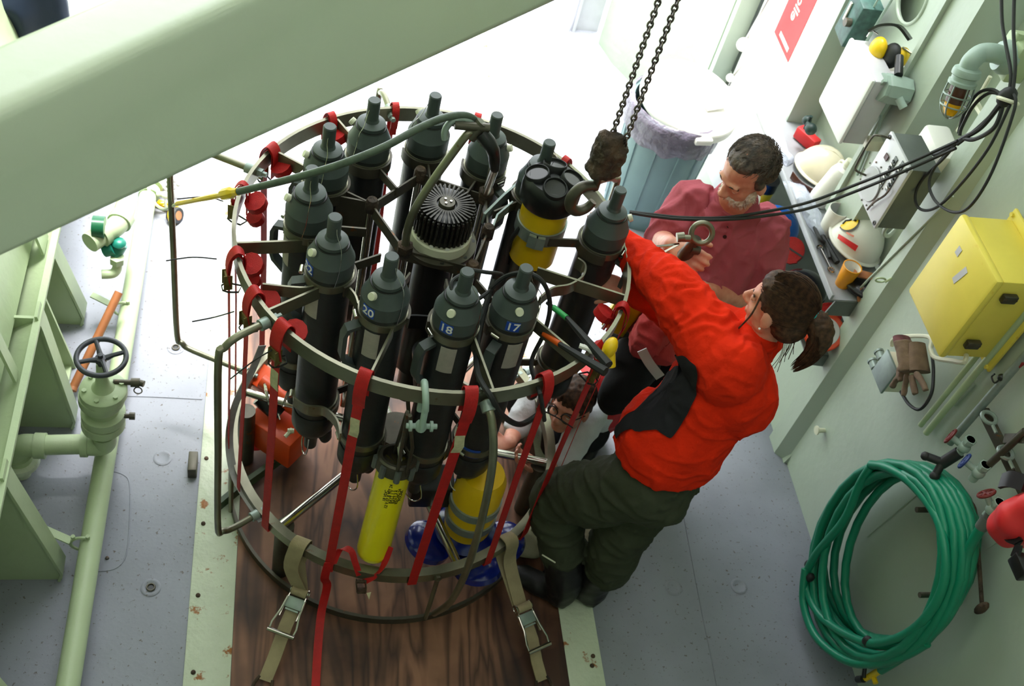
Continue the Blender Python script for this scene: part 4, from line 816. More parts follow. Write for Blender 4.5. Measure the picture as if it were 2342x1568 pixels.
# black work gloves, brown strap, wrench, rag
def blob(c,r,seed,m,nm,lab,cat,voxel=.008,parent=None,kind=None,sq=.6):
    b=B(); b.ball(c,r,28); me=b.mesh(nm); 
    for v in me.vertices:
        n=noise.noise_vector(v.co*18+V((seed,0,0))); v.co+=n*.35*min(r)
    for p in me.polygons: p.use_smooth=True
    me.materials.append(M[m]); off=V((c[0],c[1],c[2]-r[2])); me.transform(Matrix.Translation(-off)); o=bpy.data.objects.new(nm,me); COL.objects.link(o); o.location=off; return tag(o,lab,cat)
blob(V((2.36,2.80,SH+.03)),(.075,.08,.028),1,'black','black_glove','crumpled black glove behind the orange cup','glove')
b=B(); b.ribbon(smooth_pts([(2.30,2.83,SH+.07),(2.35,2.80,SH+.085),(2.40,2.80,SH+.07)],4),(.3,1,0),.04,.006); b.ribbon([(2.335,2.77,SH+.05),(2.325,2.74,SH+.02),(2.33,2.735,SH+.01)],(1,.1,0),.028,.008); single('brown_leather_strap','brown leather strap over the black glove on the shelf end','strap',b,'wood')
b=B(); a,c_=pz(1878,570,SH+.01),pz(1899,612,SH+.01); b.tube([a,c_],.006,8); b.torus(c_+(c_-a).normalized()*.01,(0,0,1),.013,.004,18,6); b.torus(a-(c_-a).normalized()*.01,(0,0,1),.012,.004,14,6,a0=.5,a1=5.2); single('ring_spanner','small steel ring spanner on the shelf near the orange cup','spanner',b,'chrome')
b=B(); b.tube(smooth_pts([pz(1863,520,SH+.02),pz(1875,545,SH+.03),pz(1890,560,SH+.02),pz(1898,590,SH+.02)],5),.008,8); b.tube(smooth_pts([pz(1880,540,SH+.02),pz(1900,575,SH+.02),pz(1915,600,SH+.02)],5),.012,8); single('black_hose_end','tangle of black tubing on the shelf in front of the white hard hat','tubing',b,'rubber')
c=onsh(1843,322,.02); b=B(); b.box(c+V((0,0,.035)),(.05,.12,.06),Matrix.Rotation(.5,3,'Z'),bev=.008); o=single('red_tool','small red tool box lying behind the cream hard hat','tool',b,'signred')
def bagm(pts,lab,seed,h=.05):
    b=B(); N=len(pts)
    c=[sum(q[0] for q in pts)/N,sum(q[1] for q in pts)/N]; P=[pz(u,v,SH+.01) for u,v in pts]; C=sum(P,V())/N
    t2=bmesh.new(); bot=[t2.verts.new(V((q.x,q.y,SH+.001))) for q in P]; top=[t2.verts.new(V((q.x,q.y,SH))*.25+V((C.x,C.y,SH))*.75+V((0,0,h))) for q in P]
    mid=[t2.verts.new(V((q.x,q.y,SH))*.8+V((C.x,C.y,SH))*.2+V((0,0,h*.6))) for q in P]
    t2.faces.new(bot[::-1]); t2.faces.new(top)
    for A,Bb in ((bot,mid),(mid,top)):
        for i in range(N): t2.faces.new((A[i],A[(i+1)%N],Bb[(i+1)%N],Bb[i]))
    bmesh.ops.subdivide_edges(t2,edges=t2.edges[:],cuts=3,use_grid_fill=True,smooth=.3)
    for v in t2.verts: v.co+=noise.noise_vector(v.co*22+V((seed,0,0)))*.012; v.co.z=max(v.co.z,SH+.001)
    b.join(t2); return single('plastic_bag',lab,'bag',b,'clear',angle=25)
bagm([(1738,250),(1765,262),(1790,330),(1815,370),(1800,378),(1772,350),(1755,320)],'crumpled clear plastic bag at the far end of the upper shelf',1)
bagm([(1790,410),(1830,420),(1850,450),(1878,500),(1892,545),(1870,545),(1845,500),(1815,460)],'clear plastic bag with papers in front of the white jug on the upper shelf',5)
# lower shelf things
c=V((2.30,2.76,LS)); t=thing('tape_reel','orange and black reel standing on the near end of the lower shelf','reel',c); ax=V((-.35,-.55,.75)).normalized(); q=c+V((-.02,.0,.085))
b=B(); b.lathe([(.035,.03),(.075,.03),(.08,.026),(.08,.02),(.07,.016),(.07,-.02),(.08,-.024),(.078,-.034),(.0,-.034)],32,q,ax); part('reel_body',b,mat('orange_reel',(226,72,30),.4),t)
b=B(); b.lathe([(.04,.032),(.058,.032),(.06,.03)],32,q,ax); part('grey_ring',b,'lgrey',t)
b=B(); b.lathe([(0,.030),(.012,.03),(.014,.022),(.03,.02),(.04,.031)],24,q,ax); part('reel_hub',b,'black',t)
b=B(); b.lathe([(.0705,.014),(.0715,.014),(.0715,-.018),(.0705,-.018)],32,q,ax); part('black_wrap',b,'black',t)
b=B(); c2=q+ax*.05+V((-.0,.03,.0)); b.lathe([(.012,-.012),(.032,-.012),(.034,-.01),(.034,.01),(.032,.012),(.012,.012),(.012,-.012)],24,c2,ax); o=single('electrical_tape_roll','small roll of black tape with a yellow core resting on the orange reel','tape roll',b,'rubber'); b=B(); b.lathe([(.007,.011),(.0125,.0125),(.0125,-.012)],20,c2,ax); part('yellow_core',b,'yellow',o)
def sroll(c,ax,R,lab,w=.03,tie=True):
    b=B(); x,y,d=frame(ax); N=80; P=[V(c)+x*(R*(.15+.85*i/N)*math.cos(i*.55))+y*(R*(.15+.85*i/N)*math.sin(i*.55)) for i in range(N)]
    t=thing('rolled_strap',lab,'strap roll',V(c)-V((0,0,R*.5))); b.ribbon(P,d,w,.0035); part('webbing',b,'red',t); b=B(); b.lathe([(0,-w*.47),(R*.93,-w*.47),(R*.93,w*.45),(0,w*.45)],24,c,ax); part('roll_fill',b,'red',t)
    if tie: b=B(); b.box(V(c)+d*(w*.52),(R*2.0,.008,.003),Matrix((tuple(x),tuple(y),tuple(d))).transposed()); part('black_tie',b,'black',t)
    return t
sroll(V((2.335,2.86,LS+.08)),(-.4,-.5,.76),.058,'rolled red strap on the lower shelf just behind the orange reel',tie=False)
sroll(V((2.27,3.23,LS+.09)),(-.5,-.5,.7),.062,'rolled red strap with a black tie on the lower shelf below the blue helmet')
c=V((2.255,3.42,LS+.03)); helmet(c,.10,.12,.12,Matrix.Rotation(-.35,4,'Y'),'blue','blue_helmet','blue hard hat with a small red square on the lower shelf behind the man',dirr=2.9)
b=B(); q=px(1798,507,2.165); b.box(q,(.004,.024,.024),Matrix.Rotation(-.6,3,'Y'),bev=.001); o=[o for o in bpy.data.objects if o.name.startswith('blue_helmet')][0]; part('red_square',b,'signred',o)
c=V((2.27,3.02,LS+.04)); b=B(); b.ball(c+V((0,0,.02)),(.10,.11,.085),28); single('black_helmet','shiny black rounded hat half hidden under the upper shelf','hat',b,mat('gloss_black',(20,20,28),.15))
c=V((2.25,3.63,LS)); t=thing('yellow_tub','small yellow tub with black lid behind the man head','tub',c); b=B(); b.lathe([(0,0),(.045,0),(.052,.10),(0,.10)],24,c); part('tub',b,'yellow',t); b=B(); b.lathe([(.054,.095),(.055,.15),(0,.155)],24,c); part('lid',b,'black',t)
b=B(); b.box(V((2.25,2.90,LS+.02)),(.05,.1,.04),Matrix.Rotation(.4,3,'Z'),bev=.01); b.box(V((2.24,2.80,LS+.03)),(.06,.07,.02),Matrix.Rotation(.9,3,'Z'),bev=.008); single('paper_packets','pale paper packets beside the orange reel','packet',b,'offw')
# ================================================================== cabinets and fittings on the wall
def cabinet(name,lab,y0,y1,z0,z1,xf,xb,mf,ms,cat='cabinet',bev=.015,lidt=.02):
    t=thing(name,lab,cat,((xf+xb)/2,(y0+y1)/2,z0)); b=B(); b.box(((xf+lidt+xb)/2,(y0+y1)/2,(z0+z1)/2),(xb-xf-lidt,y1-y0-.012,z1-z0-.012),bev=.006); part('cabinet_body',b,ms,t)
    b=B(); b.box((xf+lidt/2,(y0+y1)/2,(z0+z1)/2),(lidt,y1-y0,z1-z0),bev=bev*.6); part('cover',b,mf,t); return t
t=cabinet('yellow_box','bright yellow electrical box with latches on the right wall above the hose','y',2,3,0,0,'','') if False else cabinet('yellow_box','bright yellow electrical box with latches on the right wall above the hose',2.055,2.355,1.42,1.785,2.15,2.34,'yelbox','yelbox',bev=.02,lidt=.03)
for p in (px(2292,672,2.21),px(2210,790,2.20)):
    b=B(); b.box((2.225,2.048,p.z),(.05,.02,.03),bev=.004); b.cyl((2.20,2.045,p.z),(2.25,2.045,p.z),.007,10); part('toggle_latch',b,'dsteel',t)
for y,z in ((2.09,1.74),(2.32,1.45)):
    pass
b=B(); b.box((2.345,2.2,1.60),(.012,.34,.42),bev=.004); b.bolt((2.34,2.36,1.79),(-1,0,0),.008,.008); b.bolt((2.34,2.045,1.40),(-1,0,0),.008,.008); part('mounting_plate',b,'yelbox',t)
b=B(); f=flat((2.1488,2.20,1.665),(0,-1,0),(0,0,1)); b.box((2.1488,2.262,1.705),(.001,.022,.03)); b.box((2.1488,2.195,1.665),(.001,.022,.075),Matrix.Rotation(.25,3,'X')); part('paper_label',b,'lgrey',t)
b=B(); b.tube(smooth_pts([px(2210,812,2.24),px(2205,828,2.22),px(2178,825,2.24),px(2140,818,2.28),px(2128,800,2.31),px(2125,770,2.33),px(2050,772,2.34),px(2040,790,2.35)],6),.0085,8); part('grey_cable',b,'offw',t)
t2=cabinet('white_cabinet','white metal cabinet on the right wall above the cream hard hat',3.13,3.405,1.405,1.71,2.15,2.26,'whitep','lgrey',bev=.02)
b=B(); b.box((2.36,3.27,1.56),(.24,.08,.16)); part('mounting_bracket',b,'lgrey',t2)
b=B(); b.box((2.30,3.14,1.42),(.06,.04,.05),bev=.006); part('corner_lug',b,'offw',t2)
# tilted grey control box
y0,y1,z0,z1=2.625,2.822,1.45,1.72
t=thing('control_box','grey control box with contact rows and wire handle above the white hard hat','control box',(2.2,2.72,1.45))
b=B(); b.box((2.17,2.723,1.585),(.115,.197,.27),bev=.004); part('box_body',b,'dgrey',t)
b=B(); b.box((2.112,2.723,1.585),(.012,.203,.276),bev=.003); part('front_panel',b,'lgrey',t)
b=B(); b.lathe([(0,.010),(.062,.010),(.064,.007)],36,(2.109,2.765,1.53),(-1,0,0)); part('round_plate',b,mat('plate_grey',(186,188,190),.4),t)
b=B()
for k in range(12): a=2*PI*k/12; b.bolt((2.106,2.765+.078*math.cos(a),1.53+.078*math.sin(a)),(-1,0,0),.0035,.003)
part('screws',b,'dsteel',t,kind='stuff')
for r_ in range(2):
    b=B(); b.box((2.104,2.715-.045*r_,1.63+.018*r_),(.004,.020,.13),Matrix.Rotation(.0,3,'X')); o=part('contact_strip',b,'dgrey',t)
    for k in range(8): b=B(); b.box((2.100,2.715-.045*r_,1.58+.014*k+.018*r_),(.006,.014,.006),bev=.001); part('contact',b,'black' if k%2 else 'chrome',o)
b=B(); b.tube(smooth_pts([(2.10,2.80,1.71),(2.06,2.81,1.71),(2.055,2.83,1.68),(2.055,2.83,1.56),(2.06,2.82,1.54),(2.10,2.81,1.53)],4),.004,8); part('wire_handle',b,'dsteel',t)
b=B(); b.ribbon(smooth_pts([(2.098,2.655,1.61),(2.092,2.65,1.58),(2.092,2.68,1.52),(2.098,2.70,1.465)],4),(0,1,0),.006,.004); part('rusty_rod',b,'rust',t)
b=B(); b.box((2.102,2.765,1.655),(.004,.022,.022)); part('brown_component',b,'brown',t)
for y,z in ((2.636,1.462),(2.81,1.708),(2.636,1.708)): b=B(); b.torus((2.104,y,z),(1,0,0),.007,.0018,16,6); part('corner_ring',b,'black',t)
b=B(); b.tube(smooth_pts([(2.18,2.66,1.45),(2.2,2.68,1.38),(2.26,2.72,1.33),(2.31,2.76,1.36)],5),.008,8); part('box_cable',b,'greenw',t)
# white roll / carton behind the control box
b=B(); b.hexa([px(2085,350,2.30),px(2092,330,2.30),px(2145,410,2.32),px(2155,425,2.32),px(2130,293,2.30),px(2140,296,2.30),px(2195,370,2.32),px(2200,390,2.32)]) if False else b.box(px(2140,352,2.33),(.10,.17,.13),Matrix.Rotation(.1,3,'X'),bev=.015); single('white_carton','white carton on the wall behind the grey control box','carton',b,'white')
# octagonal junction box, ear defenders, dark green box, small valve
c=px(2045,205,2.27); t=thing('junction_box','pale mint octagonal junction box on the wall frame with conduits','junction box',c-V((0,0,.06)))
b=B(); b.lathe([(0,.05),(.05,.05),(.056,.04),(.056,-.05),(0,-.05)],8,c,(-1,0,.1)); part('box_body',b,'mint',t)
b=B(); b.lathe([(0,.064),(.052,.062),(.054,.05)],8,c,(-1,0,.1)); part('cover',b,'mint',t)
b=B(); b.box(c+V((-.07,0,0)),(.014,.012,.11),Matrix.Rotation(.4,3,'X')); part('cover_bar',b,'mint',t)
b=B(); b.cyl(c+V((0,0,-.05)),c+V((.01,.02,-.12)),.016,10); b.cyl(c+V((0,-.05,0)),c+V((.02,-.08,-.02)),.016,10); b.tube([c+V((.01,.02,-.1)),px(2010,290,2.30),px(1985,340,2.32),px(1960,400,2.32)],.006,8); part('conduit',b,'mint',t)
b=B(); b.cyl(px(2055,172,2.26),px(2057,130,2.28),.016,12); part('black_gland',b,'black',t)
b=B(); b.ball(px(2035,160,2.36),(.055,.07,.06),24); single('white_dome','smooth white rounded cover behind the mint junction box','cover',b,'white')
c=px(2008,112,2.24); t=thing('ear_defenders','yellow and black ear defenders with black headband hanging on a hook','ear defenders',c-V((0,0,.05)))
b=B(); b.ball(c,(.042,.03,.048),24,xdir=(0,1,0)); part('yellow_cup',b,'yellow',t)
b=B(); b.ball(c+V((.045,-.035,.0)),(.044,.032,.05),24,xdir=(0,1,0)); part('black_cushion',b,'rubber',t)
b=B(); b.ball(c+V((.075,-.05,.005)),(.03,.03,.045),24); part('yellow_cup',b,'yellow',t)
b=B(); b.ribbon(smooth_pts([c+V((-.02,.07,.03)),c+V((0,.05,.07)),c+V((.04,.01,.10)),c+V((.08,-.04,.08))],6),(.7,.5,-.3),.04,.010); part('headband',b,'black',t)
b=B(); b.tube([c+V((-.02,.075,.0)),c+V((-.02,.07,.035)),c+V((.0,.045,.035))],.003,6); b.tube([c+V((.10,-.06,.03)),c+V((.12,-.08,-.02))],.003,6); part('wire_yoke',b,'chrome',t)
b=B(); b.tube([c+V((.06,-.05,.05)),c+V((.11,-.12,.05))],.004,8); b.tube([c+V((.08,-.05,-.02)),c+V((.12,-.1,-.04))],.004,8); single('coat_hook','wire hook on the wall frame carrying the ear defenders','hook',b,'steel')
c=px(1965,45,2.33); t=thing('teal_switch_box','dark teal weathered switch box beside the round hole','switch box',c-V((0,0,.1)))
b=B(); b.box(c,(.10,.12,.20),Matrix.Rotation(.1,3,'X'),bev=.008); part('box_body',b,mat('weathered_teal',(66,104,98),.5,var=.5,scale=30),t)
b=B(); b.box(c+V((-.055,.02,.02)),(.006,.014,.08)); part('cream_plate',b,'offw',t); b=B(); b.cyl(c+V((-.05,-.03,0)),c+V((-.075,-.03,0)),.018,12); b.cyl(c+V((0,0,-.1)),c+V((0,.03,-.13)),.016,10); part('knob',b,'dsteel',t)
b=B(); b.tube([c+V((.0,-.06,.2)),c+V((0,-.05,.05)),c+V((0,-.05,-.08))],.004,6); b.tube([c+V((.03,-.10,.2)),c+V((.02,-.09,-.05))],.006,6); part('conduit',b,'mint',t)
c=px(1850,285,2.33); b=B(); b.ball(c+V((0,.03,0)),(.022,.022,.022)); b.ball(c+V((0,-.03,0)),(.028,.028,.028)); b.cyl(c+V((0,.04,0)),c+V((0,-.04,0)),.012); b.cyl(c+V((0,.015,.035)),c+V((0,.015,-.035)),.009); single('dark_valve','small dark green valve on the wall left of the white cabinet','valve',b,mat('very_dark_green',(26,50,46),.5))
# red sign on the whitened wall panel
z_=lambda u,v: px(u,v,2.383)
P=[z_(1770,75),z_(1803,140),z_(1880,-10),z_(1838,-70)]
y0,y1=z_(1770,75).y,z_(1803,140).y; zb=(z_(1770,75).z+z_(1803,140).z)/2
t=thing('red_sign','red sign with white handwritten-style lettering on the whitened wall panel','sign',(2.38,(y0+y1)/2,zb))
b=B(); b.box((2.3835,(y0+y1)/2,zb+.36),(.002,abs(y0-y1),.72)); part('sign_board',b,mat('faded_sign_red',(226,50,52),.5),t)
b=B(); f=flat((2.3822,(y0+y1)/2,zb+.34),(0,0,1),(0,1,0)); ln=lambda v:(V((2.3815,(y0+y1)/2-v.y,zb+.36+v.x))+V((-v.z,0,0)))
text_on(b,'ellcoast l',.088,lambda v: ln(v+V((-.065,-.01,0)))); text_on(b,'l',.20,lambda v: ln(V((v.x-.325,v.y,v.z)))); part('sign_lettering',b,'white',t)
# wall lamp
c=px(2295,130,2.25); t=thing('bulkhead_lamp','pale green bent wall lamp with wire cage over an amber and brown glass','lamp',c-V((0,0,.12)))
l1=px(2262,128,2.20); l2=px(2225,142,2.15); l3=px(2212,165,2.13)
b=B(); b.lathe([(0,-.03),(.052,-.03),(.055,.0),(.045,.02),(0,.02)],24,c,(-1,.2,0)); b.tube(smooth_pts([c,px(2275,122,2.19),px(2245,122,2.15),px(2222,140,2.12),px(2214,158,2.12)],5),.030,18); part('lamp_arm',b,'mint',t)
d=(px(2195,205,2.12)-px(2214,158,2.12)).normalized(); q=px(2214,158,2.12)
b=B(); b.lathe([(.025,-.01),(.042,.0),(.045,.01),(.045,.02),(.040,.024),(.040,.036),(.045,.04),(.045,.05),(.034,.055),(0,.055)],28,q,d); part('lamp_socket',b,'mint',t)
b=B(); b.lathe([(.031,.055),(.031,.11),(0,.112)],24,q,d); part('brown_glass',b,'brown',t)
b=B(); b.lathe([(.029,.10),(.029,.13),(.02,.15),(0,.155)],24,q,d); part('amber_glass',b,'amber',t)
b=B()
for z in (.085,.12): b.torus(q+d*z,d,.044-.1*max(0,z-.09),.0028,28,6)
x,y,_=frame(d)
for k in range(6):
    a=2*PI*k/6; e=x*math.cos(a)+y*math.sin(a); b.tube(smooth_pts([q+d*.05+e*.041,q+d*.11+e*.043,q+d*.15+e*.026,q+d*.165+e*.0],4),.0028,6)
part('wire_cage',b,'galv',t)
b=B(); b.box(px(2325,130,2.30),(.08,.11,.13),bev=.01); b.cyl(px(2325,95,2.27),px(2335,75,2.27),.016,10); part('rear_box',b,'hull',t)
b=B(); b.tube([px(2265,175,2.33),px(2225,245,2.34),px(2190,300,2.35)],.007,8); b.box(px(2240,250,2.35),(.02,.07,.014)); part('lamp_conduit',b,'offw',t)
# ================================================================== black cable bundle
t=thing('cable_bundle','coiled black cables tied on the right wall with two lines sagging left over the people','cable',px(2300,225,2.2)-V((0,0,.5)))
def bc(P,r=.0055,nm='black_cable'): b=B(); b.tube(smooth_pts(P,7),r,8); part(nm,b,'rubber',t)
X=2.17
bc([px(2305,225,X),px(2312,170,X),px(2300,100,X),px(2292,50,X),px(2290,-20,X)]); bc([px(2315,220,X),px(2322,150,X),px(2318,70,X),px(2320,-20,X)])
bc([px(2300,225,X),px(2270,205,X),px(2235,215,X),px(2205,260,X),px(2192,305,X)]); bc([px(2300,222,X+.01),px(2265,212,X),px(2228,240,X),px(2200,290,X),px(2195,310,X)])
bc([px(2290,232,X),px(2260,270,X),px(2215,310,X),px(2190,330,X)]); bc([px(2295,235,X),px(2275,290,X),px(2230,318,X),px(2200,315,X)],.007)
bc([px(2290,235,X-.01),px(2245,290,X),px(2200,318,X),px(2150,350,X),px(2135,352,X)],.008)
ya=[px(2190,322,2.15),px(2140,345,2.13),px(2050,385,2.06),py(1950,425,2.72),py(1850,462,2.66),py(1760,482,2.58),py(1660,497,2.53),py(1560,497,2.50),py(1490,490,2.50),py(1440,484,2.52)]
bc(ya,.0055); bc([p+V((.0,-.012,-.02)) for p in ya[:3]]+[py(1950,440,2.70),py(1850,476,2.64),py(1760,492,2.57),py(1660,502,2.52),py(1560,501,2.49),py(1490,494,2.49),py(1440,486,2.51)],.0055)
bc([px(2195,318,X),px(2160,360,X),px(2110,410,X),px(2093,450,X),px(2105,478,X),px(2140,475,X),px(2190,430,X),px(2260,340,X),px(2310,240,X)],.005)
bc([px(2185,330,X+.01),px(2140,380,X),px(2125,420,X),px(2140,460,X),px(2180,485,X),px(2220,470,X),px(2270,390,X),px(2320,250,X),px(2318,215,X)],.005)
b=B(); b.torus(px(2305,230,X),(.2,.5,1),.03,.006,18,8); part('white_tie',b,'offw',t); b=B(); b.ball(px(2303,222,X),(.025,.03,.035),14); part('cable_knot',b,'rubber',t)
# ================================================================== green hose coil
hx=2.26
t=thing('hose_coil','big coil of green rubber hose hanging on pegs at the lower right wall','hose',(hx,1.75,.0))
hc_=(1.765,.50); rnd=random.Random(3)
loops=[]
def loop(cu,cv,au,av,x,rotd=0,a0=0,a1=2*PI,n=26):
    P=[]; r_=math.radians(rotd)
    for i in range(n+1):
        a=a0+(a1-a0)*i/n; p=px(cu+au*math.cos(a)*math.cos(r_)-av*math.sin(a)*math.sin(r_),cv+au*math.cos(a)*math.sin(r_)+av*math.sin(a)*math.cos(r_),x); P.append(p)
    return P
LP=[(2058,1262,170,205,2.30,22),(2068,1268,155,205,2.285,20),(2050,1270,172,212,2.27,20),(2045,1280,165,222,2.255,14),(2030,1285,172,226,2.24,12),(2022,1290,160,232,2.225,12),(2012,1284,150,228,2.21,10),(2018,1292,135,215,2.205,10),(2060,1275,120,200,2.275,16)]
for k,(cu,cv,au,av,x,rt) in enumerate(LP):
    P=loop(cu,cv,au,av,x,rt); b=B(); b.tube(P[:-1],.0165,10,closed=True); part('hose_turn',b,'hose',t)
def hs(P): b=B(); b.tube(smooth_pts(P,7),.0165,10); part('hose_turn',b,'hose',t)
hs([px(1992,1066,2.19),px(1965,1110,2.19),px(1930,1190,2.19),px(1865,1270,2.19),px(1842,1330,2.19),px(1870,1400,2.2),px(1935,1450,2.2),px(2010,1470,2.2),px(2100,1430,2.2),px(2160,1330,2.2),px(2150,1200,2.2),px(2090,1110,2.2),px(2030,1070,2.19),px(1992,1062,2.19)])
hs([px(2245,1205,2.25),px(2215,1260,2.25),px(2200,1340,2.25),px(2160,1420,2.25),px(2080,1490,2.26),px(2015,1532,2.27)])
hs([px(1842,1300,2.18),px(1838,1380,2.18),px(1870,1460,2.18),px(1950,1515,2.2),px(2050,1505,2.22),px(2120,1470,2.24)])
for u,v in ((1850,1290),(1853,1320),(1983,1465)):
    p=px(u,v,2.195); b=B(); b.ball(p,(.018,.018,.024),12); part('black_tape',b,'rubber',t)
t=thing('hose_nozzle','yellow plastic hose nozzle with black lever at the bottom end of the green hose','nozzle',px(1990,1545,2.27))
b=B(); b.cyl(px(2012,1532,2.27),px(1992,1545,2.27),.013,12); b.cyl(px(1995,1540,2.27),px(2003,1562,2.27),.010,10); b.cyl(px(1990,1545,2.27),px(1975,1553,2.27),.012,10); part('nozzle_body',b,'yellow',t)
b=B(); b.cyl(px(1975,1552,2.26),px(1962,1553,2.26),.014,10); b.cyl(px(1975,1548,2.25),px(1978,1525,2.25),.008,8); part('black_lever',b,'black',t)
t=thing('hose_rack','dark steel hose pegs and bent rod on the wall behind the green coil','rack',(2.34,1.7,.5))
for u,v in ((1990,1063),(2096,1165),(2103,1360)): b=B(); p=px(u,v,2.20); b.cyl(p,(2.365,p.y,p.z),.010,10); part('peg',b,'dsteel',t)
b=B(); b.tube(smooth_pts([px(2190,1122,2.3),px(2225,1155,2.3),px(2232,1200,2.3),px(2240,1300,2.3),px(2247,1400,2.3)],5),.007,8); b.ball(px(2245,1390,2.29),(.014,.02,.035),12); part('bent_rod',b,'rust',t)
# ================================================================== pipes, manifold and valves
def vpipe(u,v,r,lab,mat_='hull',top=2.6,x=2.34):
    p=px(u,v,x); b=B(); b.cyl((x,p.y,p.z),(x,p.y,top),r,14); return single('wall_pipe',lab,'pipe',b,mat_)
vpipe(2105,972,.010,'thin pale green pipe leftmost of the three beside the coiled hose','hull'); vpipe(2118,990,.012,'pale green pipe in the middle of the three above the red valve','hull',x=2.335)
p1=px(2172,1012,2.31); b=B(); b.cyl(p1,(2.31,p1.y,2.2),.014,14); single('wall_pipe','greyish steel pipe running into the red-wheeled valve','pipe',b,'galv')
def valve(c,wm,lab,out,wd=(-.6,.6,.1)):
    t=thing('wall_valve',lab,'valve',c-V((0,0,.03))); b=B(); wd=V(wd).normalized(); b.ball(c,.022,14); b.cyl(c+V((0,0,.045)),c-V((0,0,.04)),.015,12); b.cyl(c+V((0,0,.045)),c+V((0,0,.03)),.02,6); b.cyl(c,c+wd*.05,.011,10); part('valve_body',b,'mint' if wm!='blue' else 'dsteel',t)
    b=B(); q=c+wd*.055; b.torus(q,wd,.026,.005,18,6); x,y,_=frame(wd)
    for k in range(3): a=PI*k/3; e=x*math.cos(a)+y*math.sin(a); b.cyl(q-e*.026,q+e*.026,.004,6)
    part('valve_wheel',b,wm,t)
    if out: b=B(); out(b,c); part('black_fitting',b,'rubber',t)
    return t
M['dred']=mat('dark_red_wheel',(110,28,26),.5); M['dbl']=mat('dark_blue_wheel',(30,56,120),.5)
def fit(b,c):
    b.cyl(c+V((0,.0,-.03)),c+V((-.03,.0,-.10)),.02,12); b.cyl(c+V((-.03,.0,-.09)),c+V((-.075,.03,-.10)),.014,10); b.cyl(c+V((-.03,0,-.09)),c+V((-.05,-.03,-.13)),.014,10); b.ball(c+V((-.05,-.03,-.13)),.018,10); b.ball(c+V((-.078,.03,-.10)),.016,10)
valve(px(2205,1022,2.28),'dred','mint valve with dark red wheel and black hose fittings left of the coil top',fit)
valve(px(2238,1080,2.27),'dbl','small valve with a blue wheel below the red-wheeled one',None)
t=valve(px(2270,1165,2.26),'dred','valve with dark red wheel feeding the green hose',None,(-.3,.5,.4)); b=B(); c=px(2270,1165,2.26); b.cyl(c,px(2246,1202,2.25),.015,12); b.cyl(px(2258,1185,2.255),px(2243,1207,2.25),.02,10); part('hose_tail',b,'dgrey',t)
t=thing('pipe_bracket','brown steel wall bracket clamping the pipes above the red life vest','bracket',px(2290,1030,2.33))
b=B(); b.ribbon([px(2250,940,2.33),px(2345,1130,2.33)],(0,0,1),.035,.02); part('bracket_bar',b,'dsteel',t)
b=B(); b.ribbon([px(2298,1002,2.32),px(2345,1002,2.30)],(0,0,1),.03,.008); b.cyl(px(2240,1083,2.28),px(2345,985,2.30),.012,10); part('cross_pipe',b,'dsteel',t)
for u,v in ((2262,955),(2300,1035)): b=B(); p=px(u,v,2.31); b.torus(p,(0,0,1),.024,.007,18,8); b.bolt(p+V((-.0,-.03,0)),(0,-1,0),.006,.03); part('pipe_clamp',b,'galv',t)
t=thing('red_life_vest','red vest with black straps and buckle hanging at the right edge of the picture','life vest',px(2320,1190,2.28)-V((0,0,.2)))
c=px(2340,1180,2.24); b=B(); b.ball(c+V((.0,-.02,.02)),(.07,.11,.13),28); me=remesh(b,.008,2,lambda q: .02*noise.noise(q*14)); me.materials.append(M['signred']); part('vest_body',None,None,t,me=shiftmesh(me,t.location))
b=B(); b.ribbon(smooth_pts([px(2290,1100,2.19),px(2312,1095,2.19),px(2345,1105,2.19)],4),(.2,0,1),.05,.01); b.ribbon(smooth_pts([px(2300,1185,2.17),px(2305,1225,2.17),px(2330,1240,2.17),px(2320,1275,2.16)],5),(.2,.8,.3),.03,.008); b.box(px(2333,1295,2.17),(.03,.07,.05),bev=.006); b.torus(px(2305,1205,2.16),(1,.2,0),.02,.006,14,6); part('black_straps',b,'black',t)
b=B(); b.tube(smooth_pts([px(2342,828,2.31),px(2310,852,2.31),px(2290,864,2.30)],4),.007,8); t=single('bungee_cord','red and black bungee cord with a wire hook below the yellow box','bungee',b,'bungee'); b=B(); b.ball(px(2290,863,2.30),.013,10); b.tube(smooth_pts([px(2288,865,2.30),px(2275,875,2.29),px(2268,862,2.29),px(2275,855,2.29)],5),.003,6); part('wire_hook',b,'black',t)
# gloves on the small socket box
c=px(2040,850,2.28); t=thing('socket_box','small beige socket box with screw terminals and black lead under the yellow box','socket box',c-V((0,0,.07)))
b=B(); b.box(c+V((.02,0,0)),(.09,.10,.12),bev=.006); part('box_body',b,'tan',t); b=B(); b.box(c+V((-.03,.0,0)),(.01,.108,.13),bev=.003); part('cover',b,'galv',t)
for k in (0,1): b=B(); q=c+V((-.02,.06,-.0-.055*k)); b.cyl(q,q+V((0,.03,0)),.016,12); b.cyl(q+V((0,.03,0)),q+V((0,.038,0)),.019,12); part('gland',b,'galv',t)
b=B(); b.tube(smooth_pts([px(2060,895,2.26),px(2080,925,2.25),px(2105,935,2.25),px(2130,900,2.27),px(2135,850,2.30),px(2132,815,2.33)],6),.006,8); part('black_lead',b,'rubber',t)
t=thing('work_glove','dirty brown work glove with dark red print hanging fingers down below the yellow box','glove',px(2085,890,2.24))
b=B(); g=lambda u,v,x=2.235: px(u,v,x); w0=[g(2065,780),g(2072,805),g(2078,830),g(2080,850)]
b.tube(w0,[.036,.038,.042,.046],14,ry=.02)
